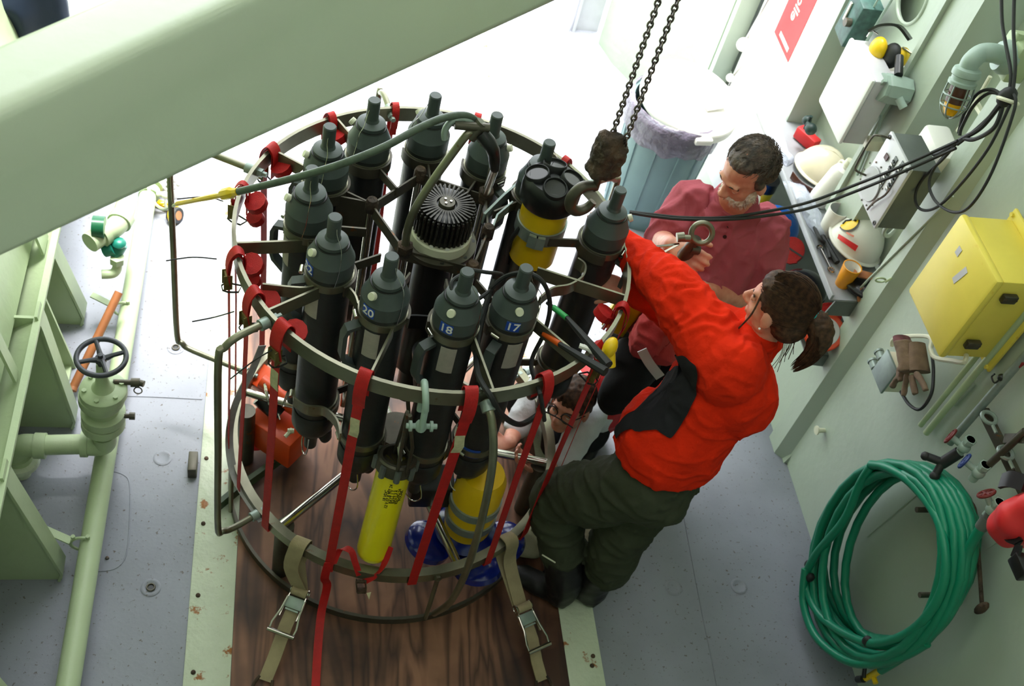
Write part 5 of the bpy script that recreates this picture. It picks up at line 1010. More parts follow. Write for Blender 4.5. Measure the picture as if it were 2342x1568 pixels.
for f,(a_,c_,e_) in enumerate((((2065,850),(2050,868),(2040,885)),((2075,858),(2070,882),(2066,905)),((2085,858),(2090,885),(2094,902)),((2095,852),(2108,872),(2118,893)),((2060,840),(2056,852),(2062,872)))):
    b.tube(smooth_pts([g(*a_),g(*c_),g(*e_)],3),.0115,10)
me=remesh(b,.005,2,lambda q:.003*noise.noise(q*50)); me.materials.append(M['glove']); part('glove_shell',None,None,t,me=shiftmesh(me,t.location))
b=B(); b.tube([g(2062,772,2.26),g(2066,790,2.255)],[.034,.036],14,ry=.018); part('knit_cuff',b,mat('dark_red_print',(120,70,74),.8,var=.5,scale=40),t)
b=B(); b.tube([g(2098,785,2.27),g(2100,815,2.265),g(2104,850,2.26)],[.03,.036,.04],14,ry=.018); part('second_glove',b,'glove',t)
# hook eye on the frame, short welded bars on the wall
b=B(); b.torus(px(2014,640,2.29),(.2,1,.4),.018,.004,20,8); b.cyl(px(2024,645,2.30),px(2040,635,2.32),.005,8); single('eye_bolt','open wire eye bolt screwed to the green wall frame beside the shelf end','eye bolt',b,'hull')
b=B(); b.ribbon([px(2182,925,2.365),px(2228,876,2.365)],(0,1,0),.014,.008); part('weld_bar',b,'greenw',wr)
b=B(); b.ribbon([px(1983,1225,2.37),px(2160,1075,2.37)],(0,1,0),.008,.004); b.ribbon([px(2255,1255,2.37),px(2345,1190,2.37)],(0,1,0),.008,.004); b.ribbon([px(1920,1330,2.37),px(1945,1300,2.37)],(0,1,0),.008,.004); part('weld_bar',b,'greenw',wr)
b=B(); b.lathe([(0,0),(.01,0),(.012,.03),(.02,.034),(.02,.04),(0,.042)],14,px(1886,984,2.37),(-1,0,0)); part('knob',b,'offw',wr)
# ================================================================== rubbish bin
c=V((2.00,4.15,0)); bc_=pz(1585,205,.70); c=V((bc_.x-.10,bc_.y-.06,0)); c=V((1.985,4.26,0))
t=thing('rubbish_bin','big grey-green plastic bin with a cream lid askew and a liner folded over the rim','bin',c)
b=B(); b.lathe([(0,0),(.20,0),(.235,.66),(.245,.665),(.245,.69),(.228,.69),(.2,.3),(.0,.3)],48,c); part('bin_body',b,'bin',t)
for k in range(12): a=2*PI*k/12; e=V((math.cos(a),math.sin(a),0)); b=B(); b.hexa([c+e*.2+V((-e.y,e.x,0))*.006,c+e*.2-V((-e.y,e.x,0))*.006,c+e*.206-V((-e.y,e.x,0))*.004,c+e*.206+V((-e.y,e.x,0))*.004,c+e*.232+V((-e.y,e.x,0))*.006+V((0,0,.6)),c+e*.232-V((-e.y,e.x,0))*.006+V((0,0,.6)),c+e*.239-V((-e.y,e.x,0))*.004+V((0,0,.6)),c+e*.239+V((-e.y,e.x,0))*.004+V((0,0,.6))]); part('rib',b,'bin',t)
b=B(); seg=64; pr=[(.236,.71),(.252,.70),(.256,.66),(.256,.6),(.25,.545)]
tb=bmesh.new(); rows=[]
for i,(r,z) in enumerate(pr):
    rows.append([tb.verts.new(c+V(((r+.010*noise.noise(V((math.cos(2*PI*k/seg)*5,math.sin(2*PI*k/seg)*5,z*14))))*math.cos(2*PI*k/seg),(r+.010*noise.noise(V((math.cos(2*PI*k/seg)*5,math.sin(2*PI*k/seg)*5,z*14))))*math.sin(2*PI*k/seg),z+(.03*noise.noise(V((k*.35,0,0))) if i==4 else 0)))) for k in range(seg)])
for A,Bb in zip(rows,rows[1:]):
    for k in range(seg): tb.faces.new((A[k],A[(k+1)%seg],Bb[(k+1)%seg],Bb[k]))
b.join(tb); part('bin_liner',b,'bag',t,angle=60)
ln_=V((.10,-.13,1)).normalized(); lc=c+V((.055,.01,.725))
b=B(); b.lathe([(.252,-.045),(.262,-.04),(.262,.0),(.255,.012),(.225,.016),(.215,.03),(.16,.048),(.08,.056),(0,.058)],48,lc,ln_); lid=part('lid',b,'white',t)
x,y,n=frame(ln_); 
b=B(); R=Matrix((tuple(x),tuple(y),tuple(n))).transposed(); b.box(lc+V((.06,-.03,.052)),(.12,.20,.012),Matrix.Rotation(.35,3,'Z')@Matrix.Rotation(.1,3,'X'),bev=.005); part('lid_panel',b,'white',lid)
b=B(); b.ball(lc+V((-.08,-.07,.035)),(.075,.06,.035),24); part('lid_grip',b,'white',lid)
b=B(); b.box(lc+V((.02,-.262,-.052)),(.09,.03,.035),Matrix.Rotation(.1,3,'Z'),bev=.008); part('lid_handle',b,'white',lid)
# ================================================================== chain hoist
t=thing('chain_hoist','greasy hook block hanging on two chains above the right of the ring','hoist',pz(1385,380,1.75))
hz=1.82; hcen=pz(1388,362,hz)
b=B(); b.box(hcen,(.10,.075,.125),Matrix.Rotation(.3,3,'Z'),bev=.02); b.box(hcen+V((-.01,.0,.065)),(.075,.06,.05),Matrix.Rotation(.3,3,'Z'),bev=.015); me=remesh(b,.006,1,lambda q:.008*noise.noise(q*38)+.003*noise.noise(q*90)); me.materials.append(M['rust']); part('hook_block',None,None,t,me=shiftmesh(me,t.location))
q=hcen+V((-.005,-.0,-.07)); hk=pz(1350,450,hz-.14); b=B(); b.cyl(q,q+V((0,0,-.05)),.012,12)
hd=q+V((0,0,-.05)); ax_=V((.25,-.95,.1)); side=V((-1,-.25,0)).normalized()
P=[hd,hd+V((0,0,-.02))+side*.01,hd+V((0,0,-.02))+side*.05+V((0,0,.01)),hd+side*.075+V((0,0,-.03)),hd+side*.07+V((0,0,-.07)),hd+side*.035+V((0,0,-.095)),hd+side*-.005+V((0,0,-.08)),hd+side*-.012+V((0,0,-.055))]
P=[hd+V((0,0,.0)),hd+side*.012+V((0,0,.012)),hd+side*.045+V((0,0,.012)),hd+side*.068+V((0,0,-.02)),hd+side*.066+V((0,0,-.062)),hd+side*.038+V((0,0,-.088)),hd+side*.006+V((0,0,-.080)),hd+side*-.010+V((0,0,-.055))]
Q=smooth_pts(P,5); b.tube(Q,[.012+.007*math.sin(PI*i/len(Q)) for i in range(len(Q))],12); part('hook',b,'dsteel',t)
def chain(a,c,nm,R=.0075,rr=.0032,pitch=.0165,mt='galv'):
    d=(c-a); n=int(d.length/pitch); d.normalize(); x,y,_=frame(d); b=B()
    for i in range(n):
        p=a+d*(i*pitch); s=x if i%2 else y; m=d.cross(s)
        Lk=[p+d*(.0115*math.cos(2*PI*k/10))+s*(.0075*math.sin(2*PI*k/10)) for k in range(10)]; b.tube(Lk,rr,5,closed=True)
    return part(nm,b,mt,t,kind='stuff')
M['chain']=mat('dirty_chain',(118,110,102),.35,.7,var=.5,scale=60)
k1=hcen+V((-.0,.02,.085)); k2=hcen+V((.035,-.005,.06))
def upto(k,u,v):   # same vertical line, climbing to where it leaves the frame
    r=ray(u,v); s=(k.x*r.x+k.y*r.y)/(r.x**2+r.y**2); return V((r.x*s,r.y*s,CH+r.z*s))
u1=upto(k1,1505,5); u2=upto(k2,1552,-5)
chain(k1,u1+(u1-k1)*.1,'chain',mt='chain'); chain(k2,u2+(u2-k2)*.1,'chain',mt='chain')
t3=thing('wall_chain','thin chain hanging beside the grey door leaf at the top','chain',py(1560,110,5.3)); t_save=t; t=t3
chain(py(1560,112,5.3),py(1615,-20,5.3),'chain_links',mt='chain'); t=t_save
# small loose plate lying outside on the bright deck
b=B(); b.box(pz(1055,130,.005),(.16,.05,.01),Matrix.Rotation(-.3,3,'Z')); single('loose_plate','small flat plate lying out on the sunlit deck','plate',b,'white')
# ================================================================== people
def oval(b,P,rx,ry,xd,seg=24,cap=True):
    P=[V(p) for p in P]; N=len(P); rows=[]
    for i,p in enumerate(P):
        d=(P[min(N-1,i+1)]-P[max(0,i-1)]).normalized(); X=V(xd[i]) if isinstance(xd,list) else V(xd); X=(X-d*X.dot(d)).normalized(); Y=d.cross(X)
        rows.append(b._ring(p,X,Y,rx[i],ry[i],seg))
    for i in range(N-1): b._bridge(rows[i],rows[i+1])
    b.b.faces.new(rows[0][::-1]); b.b.faces.new(rows[-1])
def limb(b,P,R,n=4,seg=18):
    Q=smooth_pts(P,n); M_=len(Q)-1; RR_=[]
    for i in range(len(Q)):
        t=i/M_*(len(R)-1); k=min(int(t),len(R)-2); f=t-k; RR_.append(R[k]*(1-f)+R[k+1]*f)
    b.tube(Q,RR_,seg); b.ball(Q[0],RR_[0],seg); b.ball(Q[-1],RR_[-1],seg)
def hand(b,w,fwd,palmn,size=1.0,curl=.7,spread=.12,thumb=1,mirror=1):
    # wrist point, direction of the hand, palm normal (fingers close towards it)
    f=V(fwd).normalized(); n=V(palmn); n=(n-f*n.dot(f)).normalized(); s=f.cross(n)*mirror; w=V(w)
    k=size
    oval(b,[w-f*.02*k,w+f*.02*k,w+f*.05*k,w+f*.085*k],[.024*k,.033*k,.041*k,.040*k],[.019*k,.017*k,.015*k,.012*k],s,16)
    for i,(o,L) in enumerate(((-.030,.066),(-.010,.076),(.010,.072),(.029,.056))):
        c1=curl*(.8+.1*i); q=w+f*.078*k+s*(o*k); d=(f+s*(spread*(i-1.5)*.5)).normalized(); P=[q]
        a=0
        for seg_,(ln,ca) in enumerate(((.46,.35),(.32,.75),(.22,.6))):
            a+=c1*ca; dd=d*math.cos(a)+n*math.sin(a); P.append(P[-1]+dd*(L*ln*k*1.05))
        b.tube(smooth_pts([q-f*.03*k]+P,3),[.0092*k]*7+[.0085*k]*4+[.0072*k]*2,10); b.ball(P[-1],.0073*k,8)
    q=w+f*.025*k-s*(.030*k); d=(f*.75-s*.6+n*.35).normalized(); P=[q,q+d*.03*k,q+d*.05*k+f*.012*k+n*.008*k,q+d*.06*k+f*.03*k+n*.02*k]
    b.tube(smooth_pts(P,3),[.014*k,.013*k,.012*k,.011*k,.0105*k,.010*k,.010*k,.0095*k,.009*k,.008*k],10); b.ball(P[-1],.0085*k,8)
def head(b,c,f,u,s=1.0,jaw=1.0):
    # c centre of the skull, f face direction, u up
    f=V(f).normalized(); u=V(u); u=(u-f*u.dot(f)).normalized(); r=f.cross(u)
    g=lambda x,y,z:c+r*(x*s)+f*(y*s)+u*(z*s)
    b.ball(g(0,-.012,.025),(.074*s,.088*s,.086*s),24,d=u,xdir=r)
    b.ball(g(0,.022,-.03),(.058*s,.062*s,.075*s),20,d=u,xdir=r)
    b.ball(g(0,.045,-.085),(.034*s*jaw,.030*s,.026*s),16,d=u,xdir=r)
    for x in (-1,1):
        b.ball(g(.036*x,.048,-.032),(.022*s,.02*s,.02*s),12,d=u,xdir=r); b.ball(g(.044*x,.012,-.062),(.016*s,.03*s,.022*s),12,d=u,xdir=r)
        b.ball(g(.076*x,-.004,-.012),(.009*s,.019*s,.031*s),12,d=u,xdir=r); b.ball(g(.074*x,.0,-.035),(.006*s,.009*s,.012*s),8,d=u,xdir=r)
    b.ball(g(0,.070,.022),(.05*s,.015*s,.012*s),14,d=u,xdir=r)
    b.tube([g(0,.078,.008),g(0,.092,-.012),g(0,.101,-.028)],[.010*s,.011*s,.014*s],12); b.ball(g(0,.100,-.030),(.014*s,.012*s,.011*s),12,d=u,xdir=r)
    for x in (-1,1): b.ball(g(.012*x,.090,-.034),(.009*s,.009*s,.008*s),8,d=u,xdir=r)
    b.ball(g(0,.078,-.058),(.023*s,.010*s,.006*s),12,d=u,xdir=r); b.ball(g(0,.077,-.067),(.020*s,.009*s,.006*s),12,d=u,xdir=r)
    return g
def face_bits(root,g,s,u,r,f,eye=(70,90,100),closed=False,body=None):
    body=body or root
    for x in (-1,1):
        b=B(); b.ball(g(.031*x,.067,.0),.0115*s,12); o=part('eye',b,'white',body)
        b=B(); b.ball(g(.031*x,.0775,-.003),.0048*s,10); part('iris',b,'black',o) if False else None
        b=B(); b.tube(smooth_pts([g(.014*x,.080,.018),g(.03*x,.079,.024),g(.048*x,.066,.018)],4),.0032*s,6); part('eyebrow',b,'hairb',body)
        b=B(); b.ball(g(.031*x,.0675,.004),(.0140*s,.0115*s,.0105*s),12,d=u,xdir=r); part('eyelid',b,'skin',body)
def wrinkle(amp,sc,seed=0,st=(1,1,1)):
    return lambda q: amp*(1-2*abs(noise.noise(V((q.x*sc*st[0]+seed,q.y*sc*st[1],q.z*sc*st[2])))))
def fold(amp,sc,seed=0,st=(1,1,1)):
    return lambda q: amp*max(0,1-3.2*abs(noise.noise(V((q.x*sc*st[0]+seed,q.y*sc*st[1],q.z*sc*st[2])))))**1.5
# ------------------------------------------------------------------ woman in orange fleece
F_=V((-.80,.60,0)); Lf=V((-.60,-.80,0))
hipc=V((1.315,1.945,.90)); wst=V((1.355,1.965,1.06)); chs=V((1.43,2.02,1.27)); nk=V((1.475,2.05,1.455)); hd_=V((1.50,2.055,1.625))
shL=py(1672,835,1.96); shR=V((1.545,2.15,1.38)); elL=py(1548,672,2.22); wrL=py(1440,572,2.50)
kL=V((1.075,2.04,.555)); anL=V((1.175,1.93,.10)); kR=V((1.30,1.925,.50)); anR=V((1.30,1.935,.10)); hL=hipc+Lf*.085; hR=hipc-Lf*.085
wom=thing('person','person with brown ponytail in orange fleece reaching over the ring, back to the camera','person',(1.25,1.92,0))
b=B()
face_f=(F_*.95+V((-.05,.25,-.05))).normalized(); hu=V((.10,.02,1))
g=head(b,hd_,face_f,hu,1.0)
limb(b,[hd_-V((0,0,.05))-face_f*.01,nk+V((0,0,-.02))],[.05,.055])
oval(b,[hipc-V((0,0,.05)),wst,chs,nk-V((0,0,.08)),nk],[.14,.12,.14,.13,.05],[.10,.085,.10,.07,.045],Lf)
limb(b,[shL,elL,wrL],[.05,.038,.026]); limb(b,[shR,V((1.42,2.36,1.22)),V((1.20,2.42,1.28))],[.05,.038,.026])
limb(b,[hL,kL,anL],[.08,.055,.04]); limb(b,[hR,kR,anR],[.08,.055,.04])
hand(b,wrL+V((-.02,.05,.0)),(-.5,.85,.1),(-.8,-.4,.0),.95,curl=.7); hand(b,V((1.20,2.42,1.28)),(-1,.2,.1),(0,.3,-1),.95,curl=.8,mirror=-1)
me=remesh(b,.0055,2); me.materials.append(M['skin']); body=part('body',None,None,wom,me=shiftmesh(me,wom.location))
# trousers
b=B(); limb(b,[hL+V((0,0,.02)),hL.lerp(kL,.5)+F_*.01,kL,kL.lerp(anL,.5)-F_*.02,kL.lerp(anL,.6)-F_*.02],[.118,.112,.094,.083,.07]); limb(b,[hR+V((0,0,.02)),hR.lerp(kR,.5),kR,kR.lerp(anR,.5)-F_*.02,kR.lerp(anR,.6)-F_*.02],[.118,.114,.098,.088,.07])
oval(b,[hipc-V((0,0,.12)),hipc-V((0,0,.04)),hipc+V((0,0,.05)),wst+V((0,0,.02))],[.15,.185,.175,.15],[.11,.14,.135,.11],Lf); b.ball(hipc-F_*.055-Lf*.06-V((0,0,.03)),.098,18); b.ball(hipc-F_*.055+Lf*.06-V((0,0,.03)),.098,18)
me=remesh(b,.009,3,lambda q: wrinkle(.005,16,3,(1,1,1.6))(q)+.006*noise.noise(q*6)+fold(.010,10,4,(.7,.7,1.8))(q)); me.materials.append(M['olive']); tr=part('trousers',None,None,wom,me=shiftmesh(me,wom.location))
# boots
for an,kx,nm in ((anL,kL,'L'),(anR,kR,'R')):
    b=B(); toe=(F_*.9+V((0,.0,0))).normalized(); limb(b,[an.lerp(kx,.50)-F_*.012,an+V((0,0,.08)),an-F_*.01+V((0,0,-.02))],[.082,.074,.062]); oval(b,[an-F_*.055+V((0,0,-.055)),an+V((0,0,-.045)),an+toe*.08+V((0,0,-.055)),an+toe*.15+V((0,0,-.062)),an+toe*.19+V((0,0,-.066))],[.036,.044,.05,.046,.026],[.040,.05,.042,.032,.02],V((-F_.y,F_.x,0)))
    me=remesh(b,.008,2,lambda q:.003*noise.noise(q*30)); 
    for v in me.vertices: v.co.z=max(v.co.z,.014)
    me.materials.append(M['boot']); o=part('boot',None,None,wom,me=shiftmesh(me,wom.location))
b=B(); b.tube([py(1240,1268,1.90),py(1270,1286,1.88)],.003,6); part('boot_cord',b,'offw',wom)
# fleece jacket
b=B()
oval(b,[hipc+V((.025,.02,.125))+F_*.01,hipc+V((.025,.02,.155))+F_*.012,wst+V((.0,.0,.04))+V((0,0,.0)),wst.lerp(chs,.5),chs,chs.lerp(nk,.45),nk-V((0,0,.05)),nk],[.205,.205,.188,.182,.185,.165,.10,.062],[.180,.178,.160,.150,.15,.125,.085,.060],Lf,28)
b.ball(chs-F_*.05+V((0,0,.03)),(.16,.12,.14),20); b.ball(chs-F_*.06+Lf*.06+V((0,0,.06)),(.11,.09,.12),18)
limb(b,[shL-V((0,0,.02)),shL.lerp(elL,.5)+V((.0,.0,-.01)),elL,elL.lerp(wrL,.6),wrL+(wrL-elL)*.04],[.112,.098,.084,.070,.056],6); b.ball(shL,.105,18); b.ball(shL.lerp(chs,.4)+V((0,0,.02)),.115,18)
limb(b,[shR-V((0,0,.02)),V((1.42,2.36,1.22)),V((1.24,2.42,1.27))],[.095,.07,.05]); b.ball(shR,.095,18)
limb(b,[nk-V((0,0,.03)),nk+V((.006,0,.035))],[.075,.064])
ax1=(elL-shL).normalized(); ax2=(wrL-elL).normalized()
def jk(q):
    w=0
    for a,c_,ax in ((shL,elL,ax1),(elL,wrL,ax2)):
        t=(q-a).dot(ax); dd=((q-a)-ax*t).length
        if -.02<t<(c_-a).length+.05 and dd<.125:
            n1=noise.noise(V((q.x*9,q.y*9,q.z*9))); w=.0048*math.sin(t*95+n1*16+noise.noise(q*22)*3)*max(0,.45+1.3*noise.noise(q*6+V((9,0,0))))*max(.15,min(1,((q-a)-ax*t).normalized().dot(V((0,-.2,.4)))+.75))
            break
    z_=(q.z-.95); w+=.008*noise.noise(V((q.x*9,q.y*9,q.z*4)))+fold(.007,8,3,(1.3,1.3,.7))(q)+fold(.005,14,7,(.8,.8,1.6))(q)
    return w
me=remesh(b,.0075,3,jk)
me.materials.append(M['orange']); part('fleece_jacket',None,None,wom,me=shiftmesh(me,wom.location))
def skin_patch(me_obj,poly,side,dist,m,nm,root,lift=.007,inner=22,per=10):
    # cloth panel cut as a smooth outline on a plane beside the body and laid onto the jacket
    from mathutils.bvhtree import BVHTree
    T=BVHTree.FromPolygons([v.co+root.location for v in me_obj.data.vertices],[tuple(p.vertices) for p in me_obj.data.polygons])
    b=B(); Q=smooth_pts(poly,per,closed=True); C=sum(Q,V())/len(Q); rows=[]
    for k in range(inner,0,-1): rows.append([C.lerp(q,k/inner) for q in Q])
    def lay(q):
        h=T.ray_cast(q+side*.085,-side)
        if h[0] is None or h[3]>.26: h=T.find_nearest(q)
        return h[0]+h[1]*lift
    R_=[[b.b.verts.new(lay(q)) for q in r] for r in rows]
    for A,Bb in zip(R_,R_[1:]): b._bridge(A,Bb)
    b.b.faces.new(R_[-1])
    for _ in range(6): bmesh.ops.smooth_vert(b.b,verts=b.b.verts,factor=.5,use_axis_x=True,use_axis_y=True,use_axis_z=True)
    for v in b.b.verts:
        h=T.find_nearest(v.co); v.co=h[0]+h[1]*lift
    for _ in range(2): bmesh.ops.smooth_vert(b.b,verts=b.b.verts,factor=.5,use_axis_x=True,use_axis_y=True,use_axis_z=True)
    return part(nm,b,m,root,angle=80)
jo=[o for o in wom.children if o.name.startswith('fleece_jacket')][0]
pn=chs+Lf*.16
def on_side(u,v): r=ray(u,v); return O+r*((pn-O).dot(Lf)/r.dot(Lf))
skin_patch(jo,[on_side(u,v) for u,v in ((1412,980),(1432,950),(1460,910),(1496,868),(1530,838),(1556,824),(1580,830),(1600,838),(1604,862),(1598,900),(1582,940),(1556,972),(1510,985),(1455,986))],Lf,.2,'charcoal','side_panel',wom)
b=B(); b.torus(nk+V((.008,0,.045)),V((.1,0,1)),.062,.010,28,8,Ry=.060); part('collar',b,'orange',wom)
# hair
def hairmesh(b,voxel,amp,st,flow,root,m='hairb',lab=None,name='hair'):
    me=remesh(b,voxel,2,lambda q: amp*noise.noise(V((q.dot(flow[0])*st[0],q.dot(flow[1])*st[1],q.dot(flow[2])*st[2])))); me.materials.append(M[m]); return part(name,None,None,root,lab,me=shiftmesh(me,root.location))
ff=face_f; uu=(hu-ff*hu.dot(ff)).normalized(); rr_=ff.cross(uu)
b=B(); b.ball(g(0,-.022,.034),(.083,.092,.088),24,d=uu,xdir=rr_); b.ball(g(0,-.055,-.015),(.074,.062,.075),20,d=uu,xdir=rr_); b.ball(g(0,.035,.07),(.06,.04,.03),16,d=uu,xdir=rr_)
hairmesh(b,.006,.003,(120,120,14),(rr_,uu*.7+ff*.7,ff-uu),wom)
def strands(root,g,s,n,starts,path,r=.0011,m='hairb',seed=1,nm='hair_strands'):
    rn=random.Random(seed); b=B()
    for i in range(n):
        P=path(rn); 
        if P: b.tube([g(*q) for q in P],[r]*(len(P)-1)+[r*.3],3,caps=False)
    return part(nm,b,m,root,kind='stuff')
def ell(d,c=(0,-.022,.034),R=(.083,.092,.088),k=1.0): d=V(d).normalized(); return V((c[0]+d.x*R[0]*k,c[1]+d.y*R[1]*k,c[2]+d.z*R[2]*k))
def wpath(rn):
    # from the hairline or parting, combed back over the skull to the tie
    th=rn.uniform(-PI,PI); z=rn.uniform(-.75,1); y=rn.uniform(-.9,.95)
    d0=V((rn.gauss(0,1),rn.uniform(-.6,1.1),rn.uniform(-.7,1))).normalized()
    if d0.y>.55 and d0.z<.12: return None
    if d0.y>.1 and d0.z<-.05: return None
    d1=V((0,-.98,.06)).normalized(); P=[]; k0=1.0+rn.uniform(.0,.035); n=9; dn=rn.gauss(0,.05)
    for j in range(n+1):
        t=j/n; d=d0.slerp(d1,t*.97) if d0.angle(d1)>.05 else d1; d=(d+V((dn*math.sin(t*3),0,dn*math.sin(t*4)))).normalized(); q=ell(d,k=k0*(1+.02*math.sin(t*PI)))
        back=max(0,t-.75)*4; q=q.lerp(V((0,-.108,.037)),back*.45); P.append(tuple(q))
    return P
strands(wom,g,1,1500,None,wpath,seed=4)
def tpath(rn):
    a=rn.uniform(0,2*PI); r0=.018*math.sqrt(rn.random()); L_=rn.uniform(.75,1.05); P=[]
    C=[V(q) for q in ((0,-.105,.037),(0,-.130,.03),(0,-.158,-.02),(-.005,-.152,-.09),(-.01,-.128,-.155))]; C=smooth_pts(C,3); W=[1,1.3,1.5,1.7,1.9,2.0,2.05,2.0,1.9,1.7,1.4,1.1,.8]
    n=int(len(C)*L_)
    for j in range(min(n,len(C))): P.append(tuple(C[j]+V((math.cos(a),math.sin(a)*.6,math.sin(a)*.5))*r0*W[j]*1.15))
    return P if len(P)>3 else None
strands(wom,g,1,420,None,tpath,seed=6,nm='ponytail_strands')
ptail=g(0,-.105,.035)
b=B(); b.tube(smooth_pts([g(0,-.09,.04),g(0,-.125,.03),g(.0,-.155,-.02),g(-.005,-.15,-.09),g(-.01,-.125,-.15)],5),[.018,.022,.026,.03,.034,.036,.038,.039,.039,.038,.036,.034,.031,.028,.024,.02,.016,.012,.009,.006,.004],14); hairmesh(b,.006,.006,(110,110,12),(rr_,ff,uu),wom,name='ponytail')
b=B(); b.torus(g(0,-.108,.037),g(0,-.125,.03)-g(0,-.09,.04),.023,.006,20,8); part('hair_tie',b,mat('teal_hair_tie',(20,170,170),.5),wom)
for k in range(9):
    a=k/9; b=B(); x_o=-.05+.1*a; b.tube(smooth_pts([g(x_o,-.07,-.05),g(x_o*1.2,-.085,-.10),g(x_o*1.4+.02*math.sin(k*3),-.09+.01*math.cos(k*5),-.15-.012*(k%3))],4),.0012,4); part('loose_strand',b,'hairb',wom)
b=B(); b.tube(smooth_pts([g(-.05,.05,.04),g(-.072,.045,-.02),g(-.078,.06,-.09),g(-.08,.075,-.14)],4),.003,5); part('loose_strand',b,'hairb',wom)
face_bits(wom,g,1,uu,rr_,ff,body=body)
b=B(); b.ball(g(-.085,.002,-.042),.004,8); b.ball(g(.085,.002,-.042),.004,8); part('ear_stud',b,'white',body)
# ------------------------------------------------------------------ man in maroon shirt
F2=V((-.30,-.95,0)).normalized(); L2=V((.95,-.30,0)).normalized()   # his left is to the right of the picture
hd2=V((1.565,2.665,1.615)); nk2=V((1.60,2.71,1.45)); ch2=V((1.59,2.71,1.24)); ws2=V((1.545,2.68,.99)); hp2=V((1.55,2.70,.88))
sL=V((1.735,2.68,1.35)); sR=V((1.475,2.77,1.375)); eR=V((1.395,2.70,1.26)); wR=V((1.335,2.515,1.40)); eL=V((1.80,2.60,1.09)); wL=V((1.475,2.50,1.22))
man=thing('person','bearded person in a faded maroon shirt looking down at a shackle in both hands','person',(1.55,2.72,0))
b=B(); f2=V((-.80,-.36,-.46)).normalized(); u2=V((-.30,-.18,1)); g2=head(b,hd2,f2,u2,1.03,1.1)
limb(b,[hd2-V((0,0,.06)),nk2-V((0,0,.03))],[.058,.064])
oval(b,[hp2,ws2,ch2,nk2-V((0,0,.09)),nk2],[.16,.16,.16,.13,.05],[.11,.12,.11,.08,.05],L2)
limb(b,[sL,eL,wL],[.055,.046,.031]); limb(b,[sR,eR,wR],[.055,.046,.031])
hand(b,wR,(.25,-.55,.2),(.7,.2,-.5),1.08,curl=1.1,mirror=-1); hand(b,wL,(-.72,-.05,.42),(-.1,-.3,.9),1.08,curl=1.1)
limb(b,[hp2+L2*.1,hp2+L2*.11-V((0,0,.42)),hp2+L2*.11-V((0,0,.80))],[.08,.06,.045]); limb(b,[hp2-L2*.1,hp2-L2*.11-V((0,0,.42)),hp2-L2*.11-V((0,0,.80))],[.08,.06,.045])
me=remesh(b,.0055,2,lambda q:.0012*noise.noise(q*60)); me.materials.append(M['skin']); body2=part('body',None,None,man,me=shiftmesh(me,man.location))
b=B(); oval(b,[hp2-V((0,0,.08)),hp2,hp2+V((0,0,.10))],[.17,.185,.17],[.13,.14,.13],L2)
for s in (-1,1): limb(b,[hp2+L2*.09*s,hp2+L2*.11*s-V((0,0,.42)),hp2+L2*.11*s-V((0,0,.80))],[.115,.09,.075])
me=remesh(b,.010,3,wrinkle(.005,14,1)); me.materials.append(M['darkcloth']); part('trousers',None,None,man,me=shiftmesh(me,man.location))
for s in (-1,1):
    b=B(); a=hp2+L2*.11*s-V((0,0,.80)); oval(b,[a-F2*.06+V((0,0,-.02)),a+V((0,0,-.02)),a+F2*.12+V((0,0,-.03)),a+F2*.19+V((0,0,-.04))],[.04,.05,.052,.03],[.055,.06,.045,.025],L2); me=remesh(b,.01,2)
    for v in me.vertices: v.co.z=max(v.co.z,.006)
    me.materials.append(M['boot']); part('boot',None,None,man,me=shiftmesh(me,man.location))
b=B()
oval(b,[hp2+V((-.01,-.02,-.06)),hp2+V((-.01,-.01,.05)),ws2,ws2.lerp(ch2,.5),ch2,ch2.lerp(nk2,.5),nk2-V((0,0,.05)),nk2-V((0,0,.02))],[.19,.20,.205,.205,.195,.17,.10,.075],[.15,.165,.175,.165,.145,.115,.085,.07],L2,28)
b.ball(ws2+F2*.06+V((0,0,.08)),(.16,.15,.17),20)
limb(b,[sL-V((0,0,.01)),sL.lerp(eL,.5),sL.lerp(eL,.86)],[.086,.084,.080]); limb(b,[sR-V((0,0,.01)),sR.lerp(eR,.6),eR+V((.01,.0,.0))],[.080,.074,.068]); b.ball(sL,.084,16); b.ball(sR,.076,16)
limb(b,[nk2-V((0,0,.05)),nk2+V((0,0,.0))],[.09,.074])
me=remesh(b,.008,3,lambda q: fold(.014,6,5,(1.5,1.5,.5))(q)+fold(.010,10,2,(1.4,1.2,.5))(q)+fold(.006,15,8,(1,1,1))(q)); me.materials.append(M['maroon']); part('maroon_shirt',None,None,man,me=shiftmesh(me,man.location))
b=B(); b.torus(nk2+V((-.002,-.008,.012)),V((-.12,-.35,1)),.072,.010,28,8); part('collar',b,'maroon',man); b=B(); b.torus(nk2+V((.004,-.002,.03)),V((-.12,-.3,1)),.066,.007,28,8); part('undershirt_collar',b,'white',man)
for k in range(3):
    q=nk2+F2*(.088+.018*k)+V((-.005,0,-.045-.035*k)); b=B(); b.lathe([(0,.003),(.006,.003),(.007,0)],12,q,F2+V((0,0,.4))); part('shirt_button',b,'black',man)
uu2=(u2-f2*u2.dot(f2)).normalized(); rr2=f2.cross(uu2)
b=B(); b.ball(g2(0,-.034,.038),(.082,.084,.080),24,d=uu2,xdir=rr2); b.ball(g2(0,-.06,-.01),(.073,.050,.066),20,d=uu2,xdir=rr2); b.ball(g2(0,.012,.082),(.058,.046,.028),16,d=uu2,xdir=rr2)
for x in (-1,1): b.ball(g2(.072*x,-.0,.02),(.014,.026,.035),12,d=uu2,xdir=rr2)
